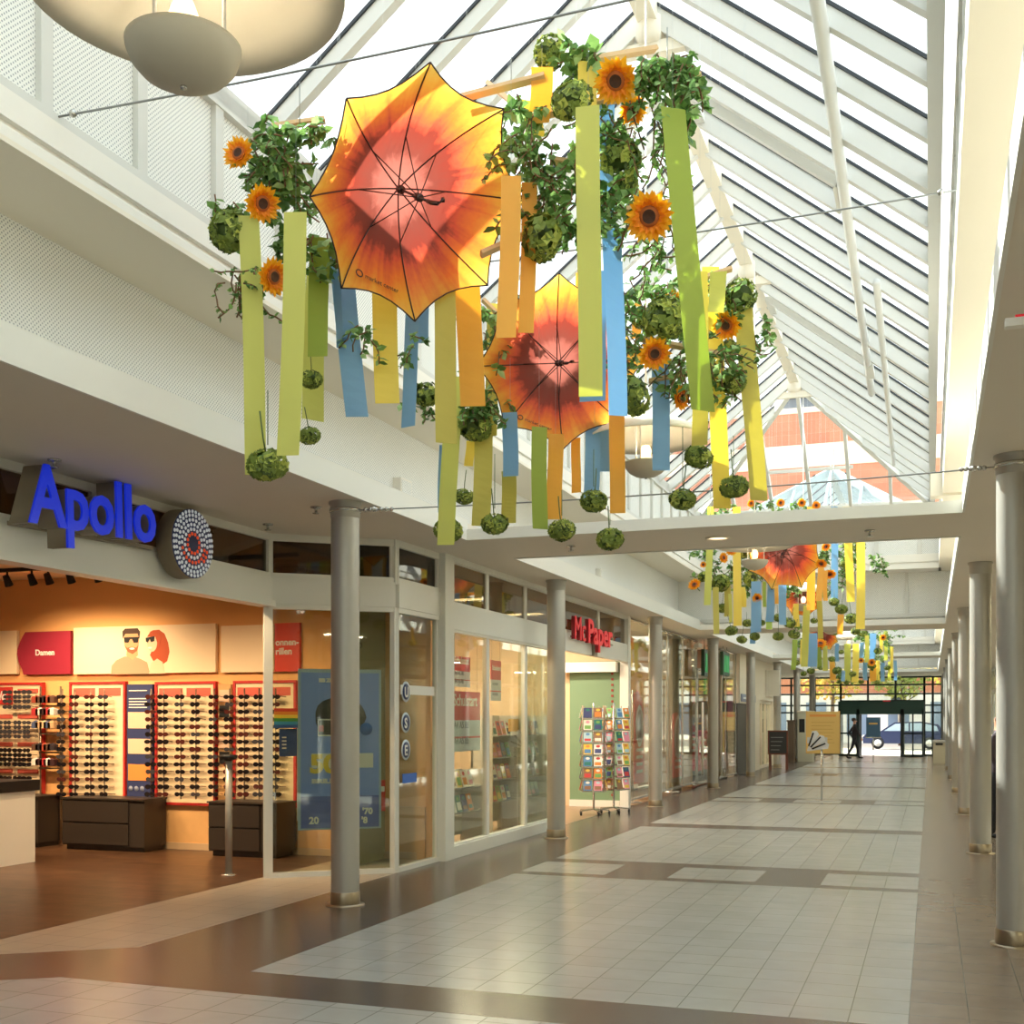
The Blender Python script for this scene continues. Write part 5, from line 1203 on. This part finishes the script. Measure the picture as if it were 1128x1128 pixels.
        lg = MB().lathe(o_-rgt*.035+up_*.012, [(.016,-.001),(.022,-.001),(.022,.001),(.016,.001)], 20, axis=nrm); link(lg, 'round_logo', RIBM)
    return t
umbrella(465, 219, 132, 6.5, 'big sunflower print umbrella hanging open towards the camera, nearest of all', ax=(-.14,.06), depth=.24)
umbrella(618, 400, 93, 8.7, 'sunflower print umbrella hanging behind and below the nearest one', ax=(-.03,.0), ang0=92, depth=.24)
umbrella(862, 610, 44, 18.8, 'sunflower print umbrella at the top of the second row cluster', ang0=80, txt=False, face=(.12,.9,.42))
umbrella(882, 658, 24, 20.5, 'small sunflower print umbrella low behind the second row cluster', ang0=70, txt=False, face=(.3,.9,.3))
umbrella(906, 703, 17, 29.5, 'sunflower print umbrella in the farthest cluster', ang0=84, txt=False, face=(0,.8,.5))

# near cluster ribbons: x0,y0,x1,y1,width,colour,distance
NEAR = [(273,236,283,524,23,'yg',6.4),(326,235,317,501,25,'yg',6.3),(353,262,349,392,22,'gr',6.7),(349,300,344,462,21,'yg',7.2),(374,268,393,459,25,'bl',6.95),(372,300,374,384,8,'bl',6.9),
 (422,290,427,444,27,'ye',7.0),(458,285,449,471,16,'bl',7.05),(462,285,463,378,20,'bl',7.15),(488,275,493,489,23,'ol',6.95),(514,262,520,447,28,'or',7.25),(563,195,558,371,22,'or',6.4),(583,200,580,367,17,'or',6.6),
 (597,76,594,134,24,'or',6.5),(586,112,588,150,24,'ye',6.7),(646,68,649,130,21,'ye',6.5),(648,118,650,436,26,'yg',6.25),(668,112,667,260,17,'bl',6.7),(675,250,680,459,21,'bl',6.7),(652,300,653,441,28,'bl',7.0),
 (741,118,774,453,28,'gr',6.25),(771,300,771,490,17,'ol',7.2),(783,294,796,560,19,'ye',8.3),(820,338,835,552,20,'ol',8.2),(727,398,729,518,19,'bl',8.3),
 (488,490,487,565,9,'bl',8.9),(501,415,491,600,19,'yg',8.7),(533,455,530,580,20,'ol',8.8),(518,485,517,514,10,'ye',9.2),(562,455,562,524,17,'bl',8.8),(560,520,561,576,16,'ol',9.0),(594,470,595,583,17,'gr',8.7),(612,478,611,572,17,'or',8.8),
 (635,482,634,543,10,'or',9.0),(655,465,650,556,17,'bl',8.9),(666,462,666,519,12,'bl',9.1),(680,455,680,565,17,'or',8.7),(543,335,541,480,14,'ol',9.1),(793,298,787,345,18,'yg',7.6),(700,330,702,372,10,'or',8.9),(640,300,641,345,12,'or',8.9)]
SO, SS = (740,580), .2305
def cv(x, y): return SO[0]+x*SS, SO[1]+y*SS
RB2 = [(185,100,172,375,32,'yg'),(212,290,212,512,28,'ol'),(268,280,265,430,30,'ol'),(312,105,312,475,35,'ye'),(338,290,345,385,25,'ye'),(280,320,280,460,16,'yg'),(405,262,400,505,45,'bl'),(388,480,388,560,26,'bl'),(443,262,443,385,18,'gr'),(478,278,468,455,38,'bl'),(465,455,465,492,30,'gr'),(500,285,500,370,18,'or'),(526,280,532,470,40,'bl'),(595,368,595,480,25,'ye'),(668,105,665,400,40,'or'),(712,195,705,355,30,'or'),(648,378,632,670,32,'yg'),(706,355,712,535,26,'ol'),(775,75,780,345,32,'bl'),(835,70,855,360,35,'ye'),(805,420,805,515,32,'or'),(902,125,900,490,38,'ye'),(560,455,560,480,20,'gr'),(735,210,735,355,22,'or')]
RB3 = [(590,540,580,685,25,'gr'),(625,540,622,660,22,'ye'),(675,510,672,670,40,'bl'),(705,560,705,680,20,'gr'),(735,570,732,690,20,'yg'),(790,560,790,645,20,'bl'),(768,640,768,735,25,'or'),(840,560,840,740,30,'yg'),(880,560,875,745,30,'ye'),(910,555,905,640,20,'bl'),(935,520,930,650,18,'ol'),(962,510,957,640,32,'bl'),(925,640,925,735,22,'bl'),(960,655,962,740,30,'or'),(1025,500,1022,640,18,'yg'),(1040,645,1040,735,18,'yg'),(1010,650,1008,740,18,'bl'),(1068,640,1068,735,16,'bl'),(1050,575,1050,700,16,'ye'),(820,690,820,740,18,'bl'),(985,640,985,735,20,'ye'),(1000,520,1003,600,16,'ye')]
allx = []
for r_ in NEAR: allx.append(ribbon(*r_[:6], r_[6], 0))
R9 = random.Random(11)
for si, lst, dd in ((1,RB2,18.9),(2,RB3,29.3)):
    for x0,y0,x1,y1,w,c in lst:
        if si == 1 and y0 < 130: y0 = -95
        a_ = cv(x0,y0); b_ = cv(x1,y1); allx.append(ribbon(a_[0],a_[1],b_[0],b_[1],w*SS,c,dd+R9.uniform(-.6,.6),si))
HG = [(295,512,24,6.4),(343,418,13,6.9),(341,480,13,6.9),(511,547,12,8.8),(545,577,16,8.6),(619,584,16,8.6),(654,552,16,8.6),(672,594,16,8.5),(494,584,17,8.9),(752,550,16,8.3),(769.6,503,17,8.3),(808.6,536,17,8.2)]
HB = [(606,58,20,6.7),(630,111,25,6.4),(682,178,26,6.7),(597,262,27,6.5),(253,254,25,6.5),(697,436,24,7.8),(732,351,26,7.9),(816,325,19,8.2),(807,420,16,8.2),(470,434,17,8.6),(522,468,22,8.8),(685,205,20,6.8),(705,350,13,8.4),(802,385,12,8.4),(320,262,16,6.8)]
for px,py,r,d in HG: allx.append(hydrangea(px,py,r,d,0))
for px,py,r,d in HB: allx.append(hydrangea(px,py,r,d,0,False))
B2 = [(240,390,30),(285,497,32),(335,540,26),(360,462,24),(397,525,26),(428,460,20),(510,435,26),(562,460,32),(508,525,28),(585,515,30),(680,450,18),(810,395,32),(858,440,34),(775,360,26),(878,500,24)]
B2b = [(235,270,45),(375,250,40),(895,95,34),(820,185,22),(150,240,28),(345,130,25)]
B3 = [(595,652,18),(630,703,16),(665,690,20),(710,677,12),(765,633,18),(790,688,24),(865,705,18),(915,510,24),(985,595,20),(955,665,22),(1005,700,16),(1030,675,16),(835,745,14),(800,742,14),(905,742,14),(980,745,14),(1085,722,12),(775,503,24),(810,600,14)]
for x,y,r in B2: a_ = cv(x,y); allx.append(hydrangea(a_[0],a_[1],r*SS,19.2+R9.uniform(-.5,.5),1))
for x,y,r in B2b: a_ = cv(x,y); allx.append(hydrangea(a_[0],a_[1],r*SS,19.4,1,False))
for x,y,r in B3: a_ = cv(x,y); allx.append(hydrangea(a_[0],a_[1],r*SS,29.3+R9.uniform(-.5,.5),2))
for a_ in [(264,170,19,6.4,-.5,.5),(288,224,21,6.4,.5,-.1),(300,305,21,6.4,.9,0),(679,88,26,6.4,-.25,-.35),(716,238,28,6.3,-.2,-.1),(697,122,16,6.7,-.6,-.4),(721,389,19,7.9,.1,-.2),(801,358,17,8.2,-.5,-.3),(740,334,15,8.3,.2,.6),(749,438,15,8.2,1.2,0),(700,118,14,6.8,.4,.5)]:
    allx.append(sunflower(*a_[:4], a_[4], a_[5], 0))
for x,y,r,nx,nz in [(110,280,34,-.5,.8),(285,112,28,0,-.2),(245,150,28,.8,.2),(408,340,26,0,-.3),(715,175,30,-.2,-.9),(755,225,32,.1,-1.0),(150,182,16,0,0),(735,95,24,.5,-.4),(520,-112,22,0,.3),(620,-112,22,.2,.2),(380,-110,20,-.2,.2),(690,-100,22,.1,.3)]:
    a_ = cv(x,y); allx.append(sunflower(a_[0],a_[1],r*SS,18.5,nx,nz,1))
for x,y,r,nx,nz in [(710,562,32,.1,1.0),(955,650,20,.2,.1),(905,640,14,0,0),(1010,530,16,0,0)]:
    a_ = cv(x,y); allx.append(sunflower(a_[0],a_[1],r*SS,29.0,nx,nz,2))
for a_ in [(322,150,48,16,6.5,120,.06),(295,178,30,26,6.5,150,.05),(252,248,26,26,6.6,110,.05),(322,205,30,34,6.6,150,.065),(355,285,20,30,6.7,60,.07),(270,318,22,34,6.5,110,.03),(318,270,18,24,6.7,60,.07),
   (572,135,26,20,6.7,70,.07),(580,175,36,36,6.6,130,.055),(612,212,34,48,6.6,170,.06),(640,240,36,26,6.5,90,.06),(672,232,36,30,6.6,120,.055),(732,86,38,22,6.4,240,.05),(748,112,24,26,6.4,110,.07),
   (690,160,26,40,6.7,110,.05),(728,165,22,46,6.7,90,.045),(664,150,20,28,6.7,80,.06),(716,278,26,34,6.6,90,.04),(640,68,26,16,6.6,60,.08),(540,372,14,40,8.9,110,.07),(522,452,34,26,8.8,170,.06),(465,452,14,14,8.7,40,.05),
   (403,372,10,26,7.0,30,.05),(455,388,10,16,7.0,30,.05),(712,340,34,30,8.2,140,.06),(755,400,24,36,8.2,150,.06),(797,415,22,34,8.2,140,.055),(790,330,24,26,8.2,100,.06),(838,372,14,16,8.3,40,.05),(690,400,14,30,8.3,60,.06),(735,308,30,14,8.2,60,.06)]:
    allx.append(vine(a_[0],a_[1],a_[2],a_[3],a_[4],a_[5],0,a_[6]))
for x,y,rx,ry,n in [(220,230,90,70,140),(375,230,60,70,120),(340,140,50,30,60),(815,150,50,70,120),(820,250,30,80,80),(990,180,60,50,60),(575,310,40,30,50),(740,140,50,40,60),(150,130,60,30,40),(740,300,30,40,40),(350,300,30,40,50),(600,470,30,20,30),(620,90,60,10,40),(450,-100,90,20,60),(250,-80,90,30,60),(640,-100,70,20,50),(900,-60,50,30,50)]:
    a_ = cv(x,y); allx.append(vine(a_[0],a_[1],rx*SS,ry*SS,19.8,n,1,.075))
for x,y,rx,ry,n in [(1010,540,60,60,90),(640,540,40,30,50),(900,530,50,30,50),(950,620,50,50,60),(850,720,60,30,60)]:
    a_ = cv(x,y); allx.append(vine(a_[0],a_[1],rx*SS,ry*SS,29.9,n,2,.10))
# things on the second cluster that rise over the beam (seen above it)
for px, py, c in ((812,555,'or'),(845,553,'ye'),(880,552,'or')):
    pass
# unique labels by kind, colour and order from the left
groups = {}
for o in allx: groups.setdefault((o['_s'], o['_k']), []).append(o)
for (s_, k_), lst in groups.items():
    lst.sort(key=lambda o: o['_x'])
    for i, o in enumerate(lst):
        cl = SETN[s_]; od = ord_(i)
        if k_ in RN_: l, c, g = f'{RN_[k_]} ribbon, {od} of that colour from the left in the {cl}', 'ribbon', 'hanging ribbons'
        elif k_ == 'hang': l, c, g = f'green hydrangea head hanging upside down, {od} from the left in the {cl}', 'flower', 'hanging hydrangea heads'
        elif k_ == 'ball': l, c, g = f'round green hydrangea tied in the foliage, {od} from the left in the {cl}', 'flower', 'hydrangeas in the foliage'
        elif k_ == 'sun': l, c, g = f'yellow sunflower with brown centre, {od} from the left in the {cl}', 'sunflower', 'sunflowers in the foliage'
        else: l, c, g = f'leafy green vine bunch, {od} from the left in the {cl}', 'foliage', 'vine bunches'
        tag(o, l, c, g)
        for q in ('_x','_k','_s'): del o[q]
# wooden hanging frames and wires
PW = mat('pale_timber',(222,184,134),.6,noise_=.1,nscale=6)
def plank(a, b, w, label, name='timber_plank'):
    tag(MB().bar(at(*a), at(*b), w, .025, up=(0,.3,1)).build(name, PW, loc=at(*a)), label, 'timber', 'pale timber slats of the hanging frames')
plank((500,110,6.6),(600,84,6.5),.045,'pale timber slat behind the top right of the nearest umbrella')
plank((538,92,6.9),(568,116,6.7),.045,'short crossing timber slat above the nearest umbrella')
plank((650,66,6.6),(722,54,6.9),.05,'pale timber slat at the top of the nearest cluster')
plank((618,98,6.55),(772,84,6.55),.045,'pale timber slat behind the upper right sunflower')
plank((592,128,6.7),(700,104,6.7),.05,'pale timber slat below the upper right sunflower')
plank((606,176,6.7),(640,182,6.7),.045,'short timber slat between the vine bunches')
plank((690,232,6.5),(758,220,6.5),.045,'pale timber slat behind the large sunflower')
plank((300,140,6.7),(358,132,6.7),.04,'timber slat at the top left of the nearest cluster')
plank((318,262,6.8),(365,272,6.8),.04,'timber slat left of the nearest umbrella')
plank((530,280,6.7),(600,250,6.8),.05,'timber slat behind the right edge of the nearest umbrella')
plank((778,305,8.1),(806,296,8.1),.04,'timber slat at the top right of the lower umbrella group')
plank((700,372,8.2),(800,392,8.2),.05,'timber slat behind the lower sunflower')
plank((715,420,8.3),(790,405,8.3),.04,'lower timber slat right of the lower umbrella')
plank((532,330,8.9),(552,350,8.9),.04,'timber slat left of the lower umbrella')
for i, (a, b) in enumerate((((563,60,6.5),(563,102,6.6)),((640,40,6.6),(640,66,6.6)),((735,30,6.5),(735,88,6.5)),((330,90,6.5),(330,140,6.6)),((735,235,8.2),(735,330,8.2)),((545,500,8.8),(545,560,8.6)),((619,540,8.7),(619,568,8.6)),((654,495,8.7),(654,536,8.6)),((672,565,8.7),(672,578,8.5)),((752,470,8.3),(752,536,8.3)),((808,480,8.2),(808,520,8.2)),((295,430,6.5),(295,490,6.4)))):
    tag(MB().tube([at(*a), at(*b)], .003, 5).build('hanging_wire', STEMM if i > 4 else mat('wire_grey',(150,152,150),.4,.6)), f'thin hanging wire, {ord_(i)} in the nearest umbrella cluster', 'wire', 'thin hanging wires')
for (X, Y, z0) in ((-3.3,18.5,2.9),(-1.4,18.5,2.9),(-3.2,28.8,2.5),(-1.9,28.8,2.5)):
    o = MB().bar((X-.5,Y,E+z0),(X+.9,Y,E+z0),.05,.03).build('timber_rail', PW); tag(o, f'pale timber rail of the {"second" if Y<20 else "third"} cluster, {"left" if X<-3 else "right"} one', 'timber')
    tag(MB().tube([(X,Y,E+z0),(X,Y,ZE if Y<20 else ZE)],.004,5).build('hanging_wire', CHROME), f'wire holding the {"second" if Y<20 else "third"} cluster rail, {"left" if X<-3 else "right"} one', 'wire')

# ------------------------------------------------------------------ people
def person(px, py, d, h, label, face, stride, jacket, trousers, hair, bald=False):
    p = at(px, py, d); x, y = p.x, p.y
    t = empty('person', (x,y,0), label, 'person'); t.rotation_euler.z = face
    k = h/1.75
    V = {}; E_ = []; 
    def v(n, co, r, par=None):
        V[n] = (Vector(co)*k, r*k, par)
    s_ = stride
    v('pel',(0,0,.94),.135); v('waist',(0,.0,1.08),.12,'pel'); v('chest',(0,.01,1.30),.15,'waist'); v('neckb',(0,0,1.46),.07,'chest'); v('neck',(0,-.01,1.52),.052,'neckb'); v('head0',(0,-.02,1.60),.075,'neck'); v('head1',(0,-.015,1.69),.078,'head0')
    for sg, n in ((-1,'l'),(1,'r')):
        q = s_*sg
        v('hip'+n,(.09*sg,0,.88),.10,'pel'); v('knee'+n,(.10*sg,-.12*q-.02,.50),.062,'hip'+n); v('ank'+n,(.10*sg,-.26*q+.06*abs(s_),.10),.042,'knee'+n); v('heel'+n,(.10*sg,-.26*q+.05,.045),.04,'ank'+n); v('toe'+n,(.11*sg,-.26*q-.14,.035),.034,'heel'+n)
        v('sho'+n,(.185*sg,0,1.40),.062,'chest'); v('elb'+n,(.235*sg,.16*q+.02,1.13),.045,'sho'+n); v('wri'+n,(.235*sg,.16*q-.10,.92),.030,'elb'+n); v('palm'+n,(.23*sg,.16*q-.13,.85),.028,'wri'+n)
        for f_ in range(4): v(f'f{n}{f_}',(.23*sg,.16*q-.165+.022*f_,.775+.006*abs(f_-1.5)),.009,'palm'+n)
        v('th'+n,(.205*sg,.16*q-.185,.82),.009,'palm'+n)
    names = list(V); idx = {n:i for i, n in enumerate(names)}
    me_ = bpy.data.meshes.new('body'); me_.from_pydata([tuple(V[n][0]) for n in names], [(idx[V[n][2]], idx[n]) for n in names if V[n][2]], [])
    o = bpy.data.objects.new('body', me_); COL.objects.link(o)
    md = o.modifiers.new('s','SKIN'); 
    for i, n in enumerate(names):
        me_.skin_vertices[0].data[i].radius = (V[n][1],)*2
    me_.skin_vertices[0].data[0].use_root = True
    o.modifiers.new('u','SUBSURF').levels = 1; o.modifiers[-1].render_levels = 1
    m2 = bpy.data.meshes.new_from_object(o.evaluated_get(bpy.context.evaluated_depsgraph_get())); bpy.data.objects.remove(o); bpy.data.meshes.remove(me_)
    m2.name = 'body'
    for m_ in (mat('skin',(206,150,120),.5), jacket, trousers, BLACK): m2.materials.append(m_)
    for f_ in m2.polygons:
        c_ = f_.center/k; f_.use_smooth = True
        f_.material_index = 0 if (c_.z > 1.50 or (abs(c_.x) > .18 and c_.z < .89 and c_.z > .7)) else (3 if c_.z < .08 else (2 if c_.z < .90 and abs(c_.x) < .19 else 1))
    b = bpy.data.objects.new('body', m2); COL.objects.link(b); b.parent = t
    m = MB().ball((0,-.105*k,1.63*k),.014*k,.02*k,.022*k,8,6)      # nose
    for sg in (-1,1): m.ball((.082*sg*k,0,1.64*k),.012*k,.02*k,.03*k,8,6)
    f = bpy.data.objects.new('face', m.mesh('face', mat('skin',(206,150,120),.5))); COL.objects.link(f); f.parent = t
    m = MB()
    for sg in (-1,1): m.ball((.032*sg*k,-.092*k,1.665*k),.011*k,.006*k,.007*k,8,6)
    m.box(-.025*k,.025*k,-.098*k,-.09*k,1.585*k,1.593*k); f = bpy.data.objects.new('eyes_and_mouth', m.mesh('eyes', mat('eye_dark',(60,30,28),.4))); COL.objects.link(f); f.parent = t
    if not bald:
        m = MB().ball((0,.02*k,1.70*k),.092*k,.10*k,.085*k,14,10); f = bpy.data.objects.new('hair', m.mesh('hair', hair)); COL.objects.link(f); f.parent = t
    return t
person(941, 836, 47.0, 1.62, 'person in dark clothes walking in front of the entrance porch', radians(100), 1.0, mat('coat_dark',(46,36,36),.7), mat('trousers_dark',(30,28,32),.7), mat('hair_dark',(60,44,36),.7))
person(1099, 920, 15.6, 1.70, 'bald person in a dark jacket standing behind the right hand columns', radians(70), .1, mat('jacket_plum',(62,48,56),.7), mat('trousers_dark',(30,28,32),.7), BLACK, bald=True)
